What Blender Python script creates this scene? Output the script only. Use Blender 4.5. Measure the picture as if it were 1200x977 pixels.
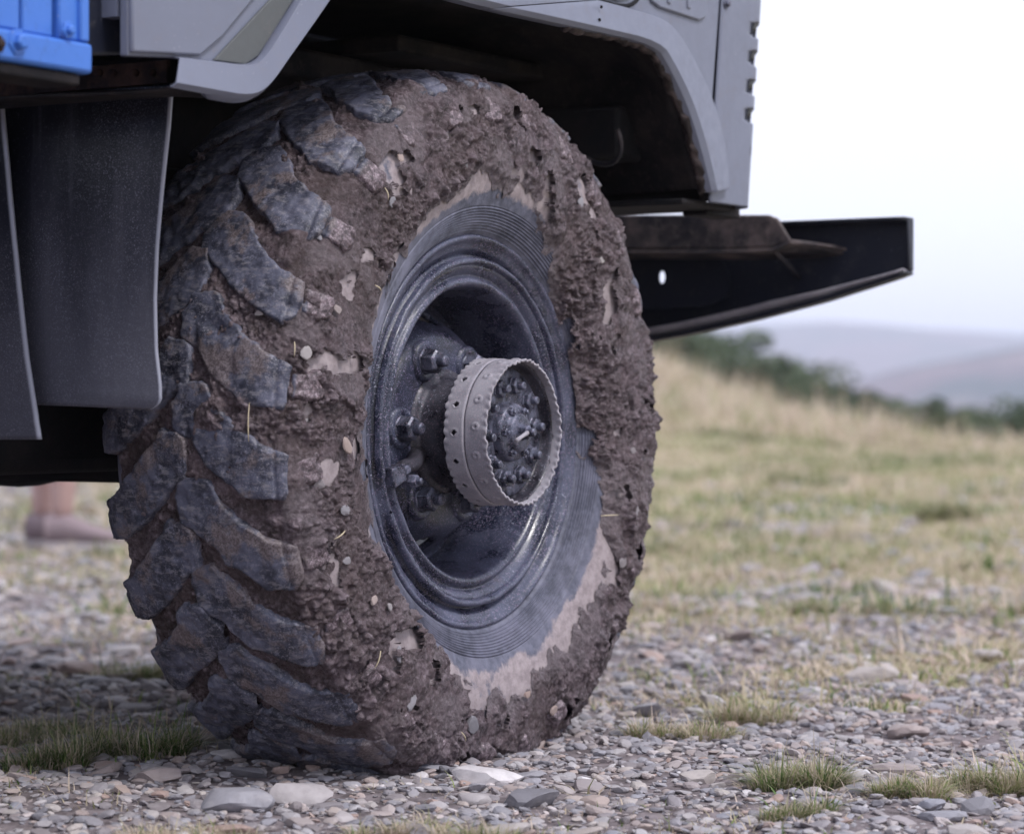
import bpy, bmesh, math, random
import numpy as np
from mathutils import Vector, Matrix
random.seed(7); rng = np.random.default_rng(7)
scene = bpy.context.scene
for o in list(bpy.data.objects): bpy.data.objects.remove(o)
PI = math.pi
# ------------------------------------------------------------------ camera
# place coordinates: F = truck forward (+x), O = outward from the wheel (-y), z up; wheel flange centre at F=0 O=0
S_, C_ = 0.853, 0.5217
DIST, ZC = 3.7, 0.47
FPX = 3060.0; CX, YH = 600.0, 470.0
r_ = np.array([C_, -S_]); d_ = np.array([S_, C_])          # camera right / depth directions in world xy
cam_xy = -DIST*d_ + 0.0496*r_
ZCAM = ZC + 0.0435
cam = bpy.data.cameras.new('camera'); camo = bpy.data.objects.new('camera', cam)
scene.collection.objects.link(camo); scene.camera = camo
cam.sensor_width = 36; cam.lens = 36*FPX/1200; cam.clip_start = 0.05; cam.clip_end = 9000
camo.location = (cam_xy[0], cam_xy[1], ZCAM)
tgt = Vector((cam_xy[0]+d_[0]*10, cam_xy[1]+d_[1]*10, ZCAM-10*(488.5-YH)/FPX))
camo.rotation_euler = (tgt-camo.location).to_track_quat('-Z', 'Y').to_euler()
cam.dof.use_dof = True; cam.dof.focus_distance = 3.5; cam.dof.aperture_fstop = 4.4
# ------------------------------------------------------------------ world, sun, exposure
SUN_EL, SUN_AZ = math.radians(55), 0.0
sun_dir_xy = (0.75*r_ - 0.65*d_)                            # towards the sun: to the right, slightly behind the camera
sun_dir_xy = sun_dir_xy/np.linalg.norm(sun_dir_xy)
world = bpy.data.worlds.new('World'); scene.world = world; world.use_nodes = True
wn, wl = world.node_tree.nodes, world.node_tree.links
bg = wn['Background']; bg.inputs['Strength'].default_value = 0.1
sky = wn.new('ShaderNodeTexSky'); sky.sky_type = 'NISHITA'; sky.sun_disc = False
sky.sun_elevation = SUN_EL; sky.sun_rotation = math.atan2(sun_dir_xy[0], sun_dir_xy[1])
sky.air_density = 1.0; sky.dust_density = 3.0
mixw = wn.new('ShaderNodeMix'); mixw.data_type = 'RGBA'; mixw.inputs[0].default_value = 0.93
mixw.inputs[7].default_value = (6.9, 7.1, 8.35, 1)         # the even overcast cloud cover
wl.new(sky.outputs[0], mixw.inputs[6]); wl.new(mixw.outputs[2], bg.inputs[0])
sun = bpy.data.lights.new('sun', 'SUN'); sun.energy = 1.5; sun.angle = math.radians(14); sun.color = (1, 0.97, 0.95)
suno = bpy.data.objects.new('sun', sun); scene.collection.objects.link(suno)
sv = Vector((sun_dir_xy[0]*math.cos(SUN_EL), sun_dir_xy[1]*math.cos(SUN_EL), math.sin(SUN_EL)))
suno.rotation_euler = sv.to_track_quat('Z', 'Y').to_euler(); suno.location = (0, 0, 30)
scene.view_settings.view_transform = 'Standard'; scene.view_settings.look = 'None'
scene.view_settings.exposure = 0.80; scene.view_settings.gamma = 1.0
scene.render.engine = 'CYCLES'; scene.cycles.volume_bounces = 4; scene.cycles.max_bounces = 12
# ------------------------------------------------------------------ numpy noise
def _h(ix, iy, iz, seed):
    n = (ix.astype(np.int64)*374761393 + iy.astype(np.int64)*668265263 + iz.astype(np.int64)*2147483647 + seed*1274126177) & 0xffffffff
    n = ((n ^ (n >> 13))*1274126177) & 0xffffffff
    n = ((n ^ (n >> 16))*2246822519) & 0xffffffff
    return ((n ^ (n >> 15)) & 0xffffff)/float(0xffffff)
def vnoise(p, seed=0):
    i = np.floor(p).astype(np.int64); f = p-i; f = f*f*(3-2*f)
    r = 0
    for a in (0, 1):
        for b in (0, 1):
            for c in (0, 1):
                w = (f[:, 0] if a else 1-f[:, 0])*(f[:, 1] if b else 1-f[:, 1])*(f[:, 2] if c else 1-f[:, 2])
                r = r + w*_h(i[:, 0]+a, i[:, 1]+b, i[:, 2]+c, seed)
    return r*2-1
def fbm(p, oct=4, seed=0, gain=.5, ridged=False):
    r = 0; a = 1; t = 0
    for k in range(oct):
        n = vnoise(p*(2.03**k)+k*17.3, seed+k)
        r = r + a*((1-2*np.abs(n)) if ridged else n); t += a; a *= gain
    return r/t
def worley(p, seed=0):
    i = np.floor(p).astype(np.int64); f = p-i
    d1 = np.full(len(p), 9.0); idv = np.zeros(len(p))
    for a in (-1, 0, 1):
        for b in (-1, 0, 1):
            for c in (-1, 0, 1):
                X, Y, Z = i[:, 0]+a, i[:, 1]+b, i[:, 2]+c
                dx = a+_h(X, Y, Z, seed)-f[:, 0]; dy = b+_h(X, Y, Z, seed+1)-f[:, 1]; dz = c+_h(X, Y, Z, seed+2)-f[:, 2]
                d = dx*dx+dy*dy+dz*dz; m = d < d1
                d1 = np.where(m, d, d1); idv = np.where(m, _h(X, Y, Z, seed+3), idv)
    return np.sqrt(d1), idv
def sstep(a, b, x):
    t = np.clip((x-a)/(b-a), 0, 1); return t*t*(3-2*t)
# ------------------------------------------------------------------ helpers
C = scene.collection
def V(F, O, z): return Vector((F, -O, z))
def pp(px, py, O):                  # a sight line met with the upright plane at outward distance O -> (F, z)
    k = (px-CX)/FPX
    F = (k*(DIST-C_*O)+0.0496-S_*O)/(C_-k*S_)
    D = DIST+S_*F-C_*O
    return F, ZCAM-(py-YH)/FPX*D
def pf(px, py, F):                  # the same with the cross plane at F -> (O, z)
    k = (px-CX)/FPX
    O = (k*(DIST+S_*F)+0.0496-C_*F)/(S_+k*C_)
    D = DIST+S_*F-C_*O
    return O, ZCAM-(py-YH)/FPX*D
def cw(D, X): return cam_xy+D*d_+X*r_
def gp(px, py, z=0.0):              # a point of the ground
    D = FPX*(ZCAM-z)/(py-YH); X = (px-CX)/FPX*D
    return cw(D, X)
def mesh_from(name, verts, faces, mat=None, smooth=True, attrs=None):
    me = bpy.data.meshes.new(name)
    verts = np.asarray(verts, dtype=np.float32)
    if isinstance(faces, np.ndarray):
        n, k = faces.shape
        me.vertices.add(len(verts)); me.vertices.foreach_set('co', verts.ravel())
        me.loops.add(n*k); me.loops.foreach_set('vertex_index', faces.astype(np.int32).ravel())
        me.polygons.add(n); me.polygons.foreach_set('loop_start', np.arange(0, n*k, k, dtype=np.int32))
        me.polygons.foreach_set('loop_total', np.full(n, k, dtype=np.int32))
        me.update(calc_edges=True)
    else:
        me.from_pydata([tuple(v) for v in verts], [], faces)
    if mat: me.materials.append(mat)
    me.polygons.foreach_set('use_smooth', np.full(len(me.polygons), smooth, dtype=bool))
    if attrs:
        for k, v in attrs.items():
            v = np.asarray(v, dtype=np.float32)
            if v.ndim == 1:
                a = me.attributes.new(k, 'FLOAT', 'POINT'); a.data.foreach_set('value', v)
            else:
                a = me.attributes.new(k, 'FLOAT_COLOR', 'POINT')
                a.data.foreach_set('color', np.concatenate([v, np.ones((len(v), 1), np.float32)], 1).ravel())
    me.update()
    return me
ROOTLOC = {}
def link(name, me, parent=None, loc=None, rot=None):
    o = bpy.data.objects.new(name, me); C.objects.link(o)
    if parent is not None:
        o.parent = parent
        if parent.name in ROOTLOC: o.location = -ROOTLOC[parent.name]
    if loc is not None: o.location = Vector(loc) if not (parent is not None and parent.name in ROOTLOC) else Vector(loc)-ROOTLOC[parent.name]
    if rot is not None: o.rotation_euler = rot
    return o
def tag(o, label=None, cat=None, group=None, kind=None):
    if label: o['label'] = label
    if cat: o['category'] = cat
    if group: o['group'] = group
    if kind: o['kind'] = kind
    return o
def thing(name, label, cat, loc, group=None, rz=0):
    o = bpy.data.objects.new(name, None); C.objects.link(o); o.location = loc; o.rotation_euler.z = rz
    o.empty_display_size = .1
    tag(o, label, cat, group); return o
def bm_mesh(name, bm, mat, smooth=False):
    bmesh.ops.recalc_face_normals(bm, faces=bm.faces)
    me = bpy.data.meshes.new(name); bm.to_mesh(me); bm.free(); me.materials.append(mat)
    for p in me.polygons: p.use_smooth = smooth
    return me
def bev(o, w=.003, seg=2, ang=35):
    m = o.modifiers.new('bevel', 'BEVEL'); m.width = w; m.segments = seg; m.limit_method = 'ANGLE'; m.angle_limit = math.radians(ang)
    m.harden_normals = False
    for p in o.data.polygons: p.use_smooth = True
    try:
        o.data.set_sharp_from_angle(angle=math.radians(40))
    except Exception: pass
    return o
def add_box(bm, F0, F1, O0, O1, z0, z1):
    vs = [bm.verts.new(V(F, O, z)) for F in (F0, F1) for O in (O0, O1) for z in (z0, z1)]
    for f in ((0, 1, 3, 2), (4, 6, 7, 5), (0, 4, 5, 1), (2, 3, 7, 6), (0, 2, 6, 4), (1, 5, 7, 3)):
        bm.faces.new([vs[i] for i in f])
def box(name, mat, parent, F0, F1, O0, O1, z0, z1, bw=.004):
    bm = bmesh.new(); add_box(bm, F0, F1, O0, O1, z0, z1)
    o = link(name, bm_mesh(name, bm, mat), parent)
    return bev(o, bw) if bw else o
def add_prism(bm, pts, A, B):       # pts: list of Vector at near side; offset vector
    a = [bm.verts.new(p) for p in pts]; b = [bm.verts.new(p+A) for p in pts]
    bm.faces.new(a); bm.faces.new(list(reversed(b)))
    n = len(pts)
    for i in range(n): bm.faces.new([a[i], b[i], b[(i+1) % n], a[(i+1) % n]])
def plateO(name, mat, parent, pts, O, th, bw=.003):     # pts (F,z) on plane O, thickness inwards
    bm = bmesh.new(); add_prism(bm, [V(F, O, z) for F, z in pts], V(0, -th, 0), None)
    return bev(link(name, bm_mesh(name, bm, mat), parent), bw) if bw else link(name, bm_mesh(name, bm, mat), parent)
def plateF(name, mat, parent, pts, F, th, bw=.003):     # pts (O,z) on plane F, thickness forwards
    bm = bmesh.new(); add_prism(bm, [V(F, O, z) for O, z in pts], V(th, 0, 0), None)
    return bev(link(name, bm_mesh(name, bm, mat), parent), bw) if bw else link(name, bm_mesh(name, bm, mat), parent)
def tube_geo(pts, rad, seg=10, cap=True):
    pts = [Vector(p) for p in pts]; vs = []; fs = []
    n = len(pts); rr = rad if isinstance(rad, (list, tuple)) else [rad]*n
    up = None
    for i, p in enumerate(pts):
        t = (pts[min(i+1, n-1)]-pts[max(i-1, 0)]).normalized()
        if up is None:
            up = Vector((0, 0, 1)) if abs(t.z) < .9 else Vector((1, 0, 0))
        a = t.cross(up).normalized(); b = a.cross(t).normalized(); up = b
        for k in range(seg):
            an = 2*PI*k/seg; vs.append(p+a*math.cos(an)*rr[i]+b*math.sin(an)*rr[i])
    for i in range(n-1):
        for k in range(seg):
            fs.append((i*seg+k, i*seg+(k+1) % seg, (i+1)*seg+(k+1) % seg, (i+1)*seg+k))
    if cap: fs.append(tuple(range(seg-1, -1, -1))); fs.append(tuple(range((n-1)*seg, n*seg)))
    return vs, fs
def tube(name, mat, parent, pts, rad, seg=10):
    v, f = tube_geo(pts, rad, seg)
    return link(name, mesh_from(name, v, f, mat), parent)
def revolve(profile, seg=160, close=False, th0=0, th1=2*PI):    # profile (O, r) round the wheel axis
    full = abs(th1-th0-2*PI) < 1e-6
    ths = np.linspace(th0, th1, seg, endpoint=not full)
    vs = []; n = len(profile)
    for o, r in profile:
        for t in ths: vs.append((r*math.sin(t), -o, ZC+r*math.cos(t)))
    fs = []
    m = len(ths)
    for i in range(n if close else n-1):
        j = (i+1) % n
        for k in range(m if full else m-1):
            k2 = (k+1) % m
            fs.append((i*m+k, i*m+k2, j*m+k2, j*m+k))
    return np.array(vs), np.array(fs)
def lathe(name, mat, parent, profile, seg=160, close=False, **kw):
    v, f = revolve(profile, seg, close, **kw)
    me = mesh_from(name, v, f, mat)
    bm = bmesh.new(); bm.from_mesh(me); bmesh.ops.recalc_face_normals(bm, faces=bm.faces); bm.to_mesh(me); bm.free()
    for p in me.polygons: p.use_smooth = True
    try: me.set_sharp_from_angle(angle=math.radians(50))
    except Exception: pass
    return link(name, me, parent)
# ------------------------------------------------------------------ materials
class M:
    def __init__(s, name, rough=.7, metal=0.0, spec=.5):
        s.m = bpy.data.materials.new(name); s.m.use_nodes = True
        s.n, s.l = s.m.node_tree.nodes, s.m.node_tree.links
        s.b = s.n['Principled BSDF']; s.b.inputs['Roughness'].default_value = rough; s.b.inputs['Metallic'].default_value = metal
        s.b.inputs['Specular IOR Level'].default_value = spec
        tc = s.n.new('ShaderNodeTexCoord'); s.co = tc.outputs['Object']; s.tc = tc
    def vary(s):                    # shift the pattern from copy to copy
        oi = s.n.new('ShaderNodeObjectInfo'); ma = s.n.new('ShaderNodeVectorMath'); ma.operation = 'ADD'
        mu = s.n.new('ShaderNodeMath'); mu.operation = 'MULTIPLY'; mu.inputs[1].default_value = 37
        s.l.new(oi.outputs['Random'], mu.inputs[0]); s.l.new(s.co, ma.inputs[0]); s.l.new(mu.outputs[0], ma.inputs[1]); s.co = ma.outputs[0]
        s.rand = oi.outputs['Random']; return s
    def noise(s, scale, detail=6, rough=.6, stretch=None, dist=0):
        t = s.n.new('ShaderNodeTexNoise'); t.inputs['Scale'].default_value = scale; t.inputs['Detail'].default_value = detail
        t.inputs['Roughness'].default_value = rough; t.inputs['Distortion'].default_value = dist
        co = s.co
        if stretch:
            mp = s.n.new('ShaderNodeMapping'); mp.inputs['Scale'].default_value = stretch; s.l.new(s.co, mp.inputs[0]); co = mp.outputs[0]
        s.l.new(co, t.inputs['Vector']); return t.outputs['Fac']
    def voro(s, scale, feature='F1'):
        t = s.n.new('ShaderNodeTexVoronoi'); t.inputs['Scale'].default_value = scale; t.feature = feature
        s.l.new(s.co, t.inputs['Vector']); return t.outputs['Distance']
    def ramp(s, fac, a, b, lo=0., hi=1.):
        r = s.n.new('ShaderNodeMapRange'); r.interpolation_type = 'SMOOTHSTEP'
        r.inputs[1].default_value = a; r.inputs[2].default_value = b; r.inputs[3].default_value = lo; r.inputs[4].default_value = hi
        s.l.new(fac, r.inputs[0]); return r.outputs[0]
    def math(s, op, a, b):
        r = s.n.new('ShaderNodeMath'); r.operation = op
        for i, x in enumerate((a, b)):
            if hasattr(x, 'is_linked'): s.l.new(x, r.inputs[i])
            else: r.inputs[i].default_value = x
        return r.outputs[0]
    def mix(s, fac, a, b):
        r = s.n.new('ShaderNodeMix'); r.data_type = 'RGBA'
        if hasattr(fac, 'is_linked'): s.l.new(fac, r.inputs[0])
        else: r.inputs[0].default_value = fac
        for i, x in ((6, a), (7, b)):
            if hasattr(x, 'is_linked'): s.l.new(x, r.inputs[i])
            else: r.inputs[i].default_value = (*x, 1)
        return r.outputs[2]
    def attr(s, name, col=False):
        a = s.n.new('ShaderNodeAttribute'); a.attribute_name = name
        return a.outputs['Color'] if col else a.outputs['Fac']
    def color(s, x):
        if hasattr(x, 'is_linked'): s.l.new(x, s.b.inputs['Base Color'])
        else: s.b.inputs['Base Color'].default_value = (*x, 1)
        return s
    def rough(s, x): s.l.new(x, s.b.inputs['Roughness']); return s
    def bump(s, h, strength=.5, dist=.002):
        b = s.n.new('ShaderNodeBump'); b.inputs['Strength'].default_value = strength; b.inputs['Distance'].default_value = dist
        s.l.new(h, b.inputs['Height'])
        if s.b.inputs['Normal'].is_linked: s.l.new(s.b.inputs['Normal'].links[0].from_socket, b.inputs['Normal'])
        s.l.new(b.outputs[0], s.b.inputs['Normal']); return s

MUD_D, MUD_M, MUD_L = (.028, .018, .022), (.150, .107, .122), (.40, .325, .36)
def mud_mat():
    k = M('mud', .62, spec=.45)
    big = k.noise(9, 5); fine = k.noise(160, 6, .7); mid = k.noise(45, 5, .65)
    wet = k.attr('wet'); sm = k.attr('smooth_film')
    c = k.mix(k.ramp(mid, .3, .72), MUD_D, MUD_M)
    c = k.mix(k.ramp(fine, .42, .75, 0, .75), c, MUD_L)
    c = k.mix(k.ramp(big, .4, .7, 0, .35), c, (.135, .095, .09))
    c = k.mix(k.ramp(k.attr('tip'), .35, 1, 0, .6), c, MUD_L)  # paler dry tips, also painting crevice shade into the mud colour
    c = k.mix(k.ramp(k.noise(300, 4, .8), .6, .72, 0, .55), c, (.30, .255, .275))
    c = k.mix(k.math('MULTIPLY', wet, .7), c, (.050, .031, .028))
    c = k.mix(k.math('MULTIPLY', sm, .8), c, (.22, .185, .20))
    k.color(c)
    k.rough(k.ramp(k.noise(60, 4), .35, .7, .20, .62))
    k.bump(k.noise(520, 4, .75), .9, .0035); k.bump(k.noise(170, 5, .75), .8, .006)
    return k.m
def rubber_sidewall():
    k = M('tyre_rubber', .6)
    f = k.attr('film')
    n = k.noise(14, 6, .65); n2 = k.noise(70, 5, .7)
    base = k.mix(k.ramp(n2, .35, .7), (.055, .058, .085), (.125, .130, .180))
    base = k.mix(k.ramp(n, .4, .65, 0, .6), base, (.185, .185, .25))
    st2 = k.noise(55, 6, .75)
    m = k.ramp(k.math('ADD', k.math('MULTIPLY', f, .62), k.math('ADD', k.math('MULTIPLY', n, .75), k.math('MULTIPLY', st2, .5))), .98, 1.14)
    c = k.mix(m, base, k.mix(k.ramp(n2, .3, .7), (.36, .305, .315), (.22, .18, .19)))
    k.color(c); k.bump(k.noise(300, 4), .25, .0015); return k.m
def lug_mat():
    k = M('tread_rubber', .58).vary()
    n = k.noise(24, 6, .7); sp = k.noise(330, 3, .8); st = k.noise(150, 4, .7, (1, .3, 1)); 
    c = k.mix(k.ramp(n, .38, .62), (.017, .019, .034), (.098, .102, .148))
    c = k.mix(k.ramp(k.noise(75, 6, .8), .53, .66, 0, .6), c, (.225, .222, .29))
    c = k.mix(k.math('MULTIPLY', k.ramp(sp, .56, .64, 0, .7), k.ramp(k.noise(9, 4), .4, .6, .25, 1)), c, (.30, .285, .33))
    c = k.mix(k.ramp(st, .52, .62, 0, .5), c, (.25, .235, .255))
    c = k.mix(k.ramp(k.noise(13, 7, .7), .51, .60, 0, .88), c, k.mix(k.ramp(sp, .4, .6), (.085, .062, .062), (.20, .165, .17)))
    side = k.attr('side')
    c = k.mix(k.ramp(k.math('ADD', side, k.math('MULTIPLY', k.math('SUBTRACT', n, .5), .8)), .32, .7), c, k.mix(k.ramp(k.noise(120, 6, .75), .35, .68), MUD_D, k.mix(k.ramp(sp, .4, .65), MUD_M, MUD_L)))
    k.color(c); k.bump(sp, .35, .0016); k.bump(k.noise(90, 5, .7), .3, .003); return k.m
def dusty_metal(name, base, dust, rough=.45, metal=.0, speck=.6, cover=.45, scale=10):
    k = M(name, rough, metal)
    n = k.noise(scale, 6, .65); sp = k.noise(380, 2, .8); s2 = k.noise(900, 2, .5)
    c = k.mix(k.ramp(n, .38, .62, 0, cover), base, dust)
    c = k.mix(k.ramp(k.noise(scale*9, 5, .8), .52, .70, 0, cover*.7), c, tuple(x*1.25 for x in dust))
    c = k.mix(k.ramp(sp, .57, .64, 0, speck), c, (dust[0]*2.2, dust[1]*1.5, dust[2]*1.45))
    c = k.mix(k.ramp(s2, .60, .68, 0, speck*.8), c, (dust[0]*1.8, dust[1]*1.8, dust[2]*1.7))
    c = k.mix(k.ramp(k.noise(34, 6, .7), .6, .72, 0, .28), c, (.13, .105, .105))
    c = k.mix(k.math('MULTIPLY', k.ramp(k.noise(190, 3, .9), .60, .645, 0, speck), k.ramp(k.noise(7, 5), .42, .6, .1, 1)), c, (.36, .38, .47))
    k.color(c); k.rough(k.ramp(n, .3, .7, rough-.1, rough+.3)); k.bump(sp, .25, .001); k.bump(k.noise(60, 5), .25, .0015)
    return k.m
def paint(name, base, rough=.38, dirt=(.20, .17, .17), dirtamt=.35, low=None):
    k = M(name, rough)
    n = k.noise(3.5, 6, .6); n2 = k.noise(40, 6, .75)
    c = k.mix(k.ramp(n, .35, .7), base, tuple(x*.90 for x in base))
    c = k.mix(k.ramp(n2, .52, .78, 0, dirtamt), c, dirt)
    c = k.mix(k.ramp(k.noise(260, 2), .70, .76, 0, .35), c, (.55, .54, .55))
    k.color(c); k.rough(k.ramp(n2, .3, .7, rough, rough+.2)); k.bump(k.noise(7, 3), .12, .01); k.bump(n2, .08, .001); return k.m
def dirty_dark(name, base, dirt, rough=.7, amt=.6, scale=7):
    k = M(name, rough, spec=.18)
    n = k.noise(scale, 7, .65); n2 = k.noise(70, 6, .7)
    c = k.mix(k.ramp(n, .42, .68, 0, amt), base, dirt); c = k.mix(k.ramp(n2, .5, .75, 0, .35), c, tuple(x*1.5 for x in dirt))
    k.color(c); k.bump(n2, .5, .004); return k.m
MM = dict(
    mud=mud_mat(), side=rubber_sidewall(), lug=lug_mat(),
    rim=dusty_metal('rim_paint', (.010, .013, .028), (.12, .132, .205), .22, cover=.48, speck=.75),
    disc=dusty_metal('disc_paint', (.004, .005, .012), (.085, .098, .165), .34, cover=.42, speck=1.0, scale=14),
    hub=dusty_metal('hub_steel', (.009, .009, .014), (.075, .073, .095), .3, metal=.2, speck=.8, cover=.7, scale=22),
    nut=dusty_metal('nut_steel', (.010, .012, .022), (.15, .158, .22), .34, metal=.35, speck=.5, cover=.8, scale=60),
    ring=dusty_metal('dried_mud_metal', (.235, .222, .255), (.33, .315, .35), .7, speck=.25, cover=.8, scale=26),
    body=paint('grey_paint', (.155, .168, .226), .30),
    olive=paint('olive_shade', (.088, .095, .098), .5),  # dark tone of the painted recess shade, also used on the louvres
    blue=paint('blue_paint', (.055, .18, .60), .42, (.05, .07, .12), .5),
    black=paint('black_paint', (.009, .011, .022), .34, (.06, .055, .06), .7),
    under=dirty_dark('underbody', (.008, .008, .010), (.028, .022, .022)),
    arch=dirty_dark('arch_dirt', (.008, .007, .009), (.06, .047, .044), amt=.5, scale=9),
    rust=dirty_dark('rusty_steel', (.035, .022, .02), (.17, .085, .06), .6, .8, 16),
    crust=dirty_dark('crust_mud', (.02, .015, .015), (.11, .082, .082), .6, .8, 40),
    brack=dirty_dark('dirty_bracket', (.02, .02, .026), (.16, .125, .12), .5, .85, 9),
)
def flap_mat():
    k = M('flap_rubber', .38)
    n = k.noise(12, 6, .6, (1, 1, .25)); sp = k.noise(520, 2, .8); z = k.n.new('ShaderNodeSeparateXYZ'); k.l.new(k.co, z.inputs[0])
    low = k.ramp(z.outputs[2], -.1, .45, 1, 0)
    c = k.mix(k.ramp(k.math('ADD', k.math('MULTIPLY', n, .7), k.math('MULTIPLY', k.attr('low'), .55)), .38, .95), (.006, .007, .016), (.085, .086, .112))
    c = k.mix(k.math('MULTIPLY', k.ramp(sp, .58, .64, 0, .8), k.ramp(k.noise(5, 5, .6), .35, .65)), c, (.26, .26, .32)); c = k.mix(k.ramp(k.noise(160, 4, .8), .56, .7, 0, .5), c, (.15, .15, .185)); c = k.mix(k.ramp(k.noise(20, 6, .7, (1, 1, .08)), .55, .7, 0, .3), c, (.13, .13, .16))
    c = k.mix(k.ramp(k.attr('rimedge'), .3, .9), c, (.30, .31, .38))
    k.color(c); k.bump(k.noise(90, 5), .25, .002); k.bump(sp, .2, .001); return k.m
MM['flap'] = flap_mat()
# ------------------------------------------------------------------ ground
def grid_zone(x, y):                # place coordinates relative to the camera stand
    P = np.stack([x-cam_xy[0], y-cam_xy[1]], 1); return P@d_, P@r_
def height(x, y):
    D, X = grid_zone(x, y)
    p3 = np.stack([x, y, np.zeros_like(x)], 1)
    z = .012*vnoise(p3*2.1, 3)*sstep(2.5, 4.5, D)+.05*fbm(p3*.35, 3, 5)*sstep(8, 20, D)
    z = z+.006*vnoise(p3*9, 4)
    z = z+.013*np.exp(-((x/.75)**2+((y-.1)/.6)**2))
    lat = X/np.maximum(D, 1)        # bank rising behind the truck's nose
    mound = sstep(5.6, -1.0, X)*sstep(14, 46, D)*2.05+sstep(9.5, 2, X)*sstep(18, 50, D)*.25
    z = z+mound*(1-sstep(55, 140, D))
    z = z-sstep(26, 60, D)*sstep(2, 9, X+ (D-30)*.05)*1.8
    z = z-sstep(52, 420, D)*26
    u = X/np.maximum(D, 1)          # bearing
    px = 600+FPX*u
    def ridge(D0, w, hpx):          # rounded ridge whose crest height runs along its length
        hz = hpx(X/D0*FPX+600)
        return (hz+26)*np.exp(-((D-D0)/w)**2)
    h1 = lambda q: np.interp(q, [-3000, 300, 800, 900, 960, 1060, 1130, 1200, 1500, 4000], [30, 2, -10, -4, 4, 11, 14, 17, 28, 48])
    h2 = lambda q: np.interp(q, [-3000, 500, 760, 850, 960, 1090, 1200, 1500, 4000], [64, 56, 46, 51, 55, 50, 46, 60, 84])
    z = z+ridge(720, 190, h1)+ridge(1750, 420, h2)+sstep(400, 1500, D)*2*fbm(p3*.01, 4, 9)
    return z
def make_ground():
    rr = np.concatenate([np.linspace(.3, 2.4, 8), np.linspace(2.5, 14, 260), 14*(3600/14.)**np.linspace(.004, 1, 230)])
    aa = np.concatenate([np.linspace(-PI, -.42, 40, endpoint=False), np.linspace(-.42, .42, 300, endpoint=False), np.linspace(.42, PI, 40, endpoint=False)])
    R, A = np.meshgrid(rr, aa, indexing='ij')
    D, X = (R*np.cos(A)).ravel(), (R*np.sin(A)).ravel()
    x = cam_xy[0]+D*d_[0]+X*r_[0]; y = cam_xy[1]+D*d_[1]+X*r_[1]
    z = height(x, y)
    n, m = len(rr), len(aa)
    i = np.arange(n-1)[:, None]*m; j = np.arange(m)[None, :]; j2 = (j+1) % m
    f = np.stack([i+j, i+j2, i+m+j2, i+m+j], -1).reshape(-1, 4)
    v = np.stack([x, y, z], 1)
    v = np.vstack([v, [[cam_xy[0], cam_xy[1], 0]]])
    g = grass_amount(v[:, 0], v[:, 1])
    Dv, Xv = grid_zone(v[:, 0], v[:, 1])
    far = sstep(150, 500, Dv)
    k = M('ground_soil', .9, spec=.2)
    geo = k.n.new('ShaderNodeNewGeometry'); k.co = geo.outputs['Position']
    ga = k.attr('grass'); fa = k.attr('far')
    n1 = k.noise(2.2, 7, .7); n2 = k.noise(30, 6, .7); n3 = k.noise(.25, 4)
    soil = k.mix(k.ramp(n2, .3, .72), (.085, .070, .072), (.27, .23, .24))
    grass = k.mix(k.ramp(n1, .35, .65), (.40, .33, .23), (.23, .25, .12))
    grass = k.mix(k.ramp(n2, .3, .75), grass, (.40, .34, .235))
    c = k.mix(k.ramp(k.math('ADD', ga, k.math('MULTIPLY', k.math('SUBTRACT', n1, .5), 1.5)), .48, .92), soil, grass)
    hn = k.noise(.012, 6, .65); hn2 = k.noise(.05, 5, .6)
    heath = k.mix(k.ramp(hn, .40, .60), (.13, .095, .125), (.045, .065, .085)); heath = k.mix(k.ramp(hn2, .5, .7, 0, .5), heath, (.26, .20, .21))
    c = k.mix(fa, c, heath)
    k.color(c); k.bump(k.noise(120, 5, .7), .6, .006)
    f2 = np.vstack([f])
    o = link('ground', mesh_from('ground', v, f2, k.m, True, dict(grass=g, far=far))); o['kind'] = 'structure'
    return o
def grass_amount(x, y):
    D, X = grid_zone(x, y)
    p3 = np.stack([x, y, np.zeros_like(x)], 1)
    n = fbm(p3*1.3, 3, 21); n2 = fbm(p3*.5, 2, 22)
    px = 600+FPX*X/np.maximum(D, .5)
    base = sstep(4.3, 10.5, D+n*5.0+n2*4.5+2.2*fbm(p3*3.1, 2, 25)+np.where(px > 900, (px-900)/300*1.0, 0))
    left = sstep(450, 200, px)      # barer ground across the far side of the truck
    base = base*(1-.55*left*(D < 24))
    patch = sstep(.08, .30, fbm(p3*2.4, 3, 27)+.25*fbm(p3*.8, 2, 28))*sstep(3.1, 4.0, D)*sstep(640, 880, px)*.85
    return np.clip(np.maximum(base, patch)+.18*np.clip(n, 0, 1), 0, 1)
ground = make_ground()
def hz(x, y): return float(height(np.array([x]), np.array([y]))[0])
# ------------------------------------------------------------------ truck
TR = Vector((-1.2, .9, 0))
truck = thing('truck', 'grey forward-control off-road truck with a mud-caked front wheel and blue load bed', 'truck', TR)
ROOTLOC['truck'] = TR
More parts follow.
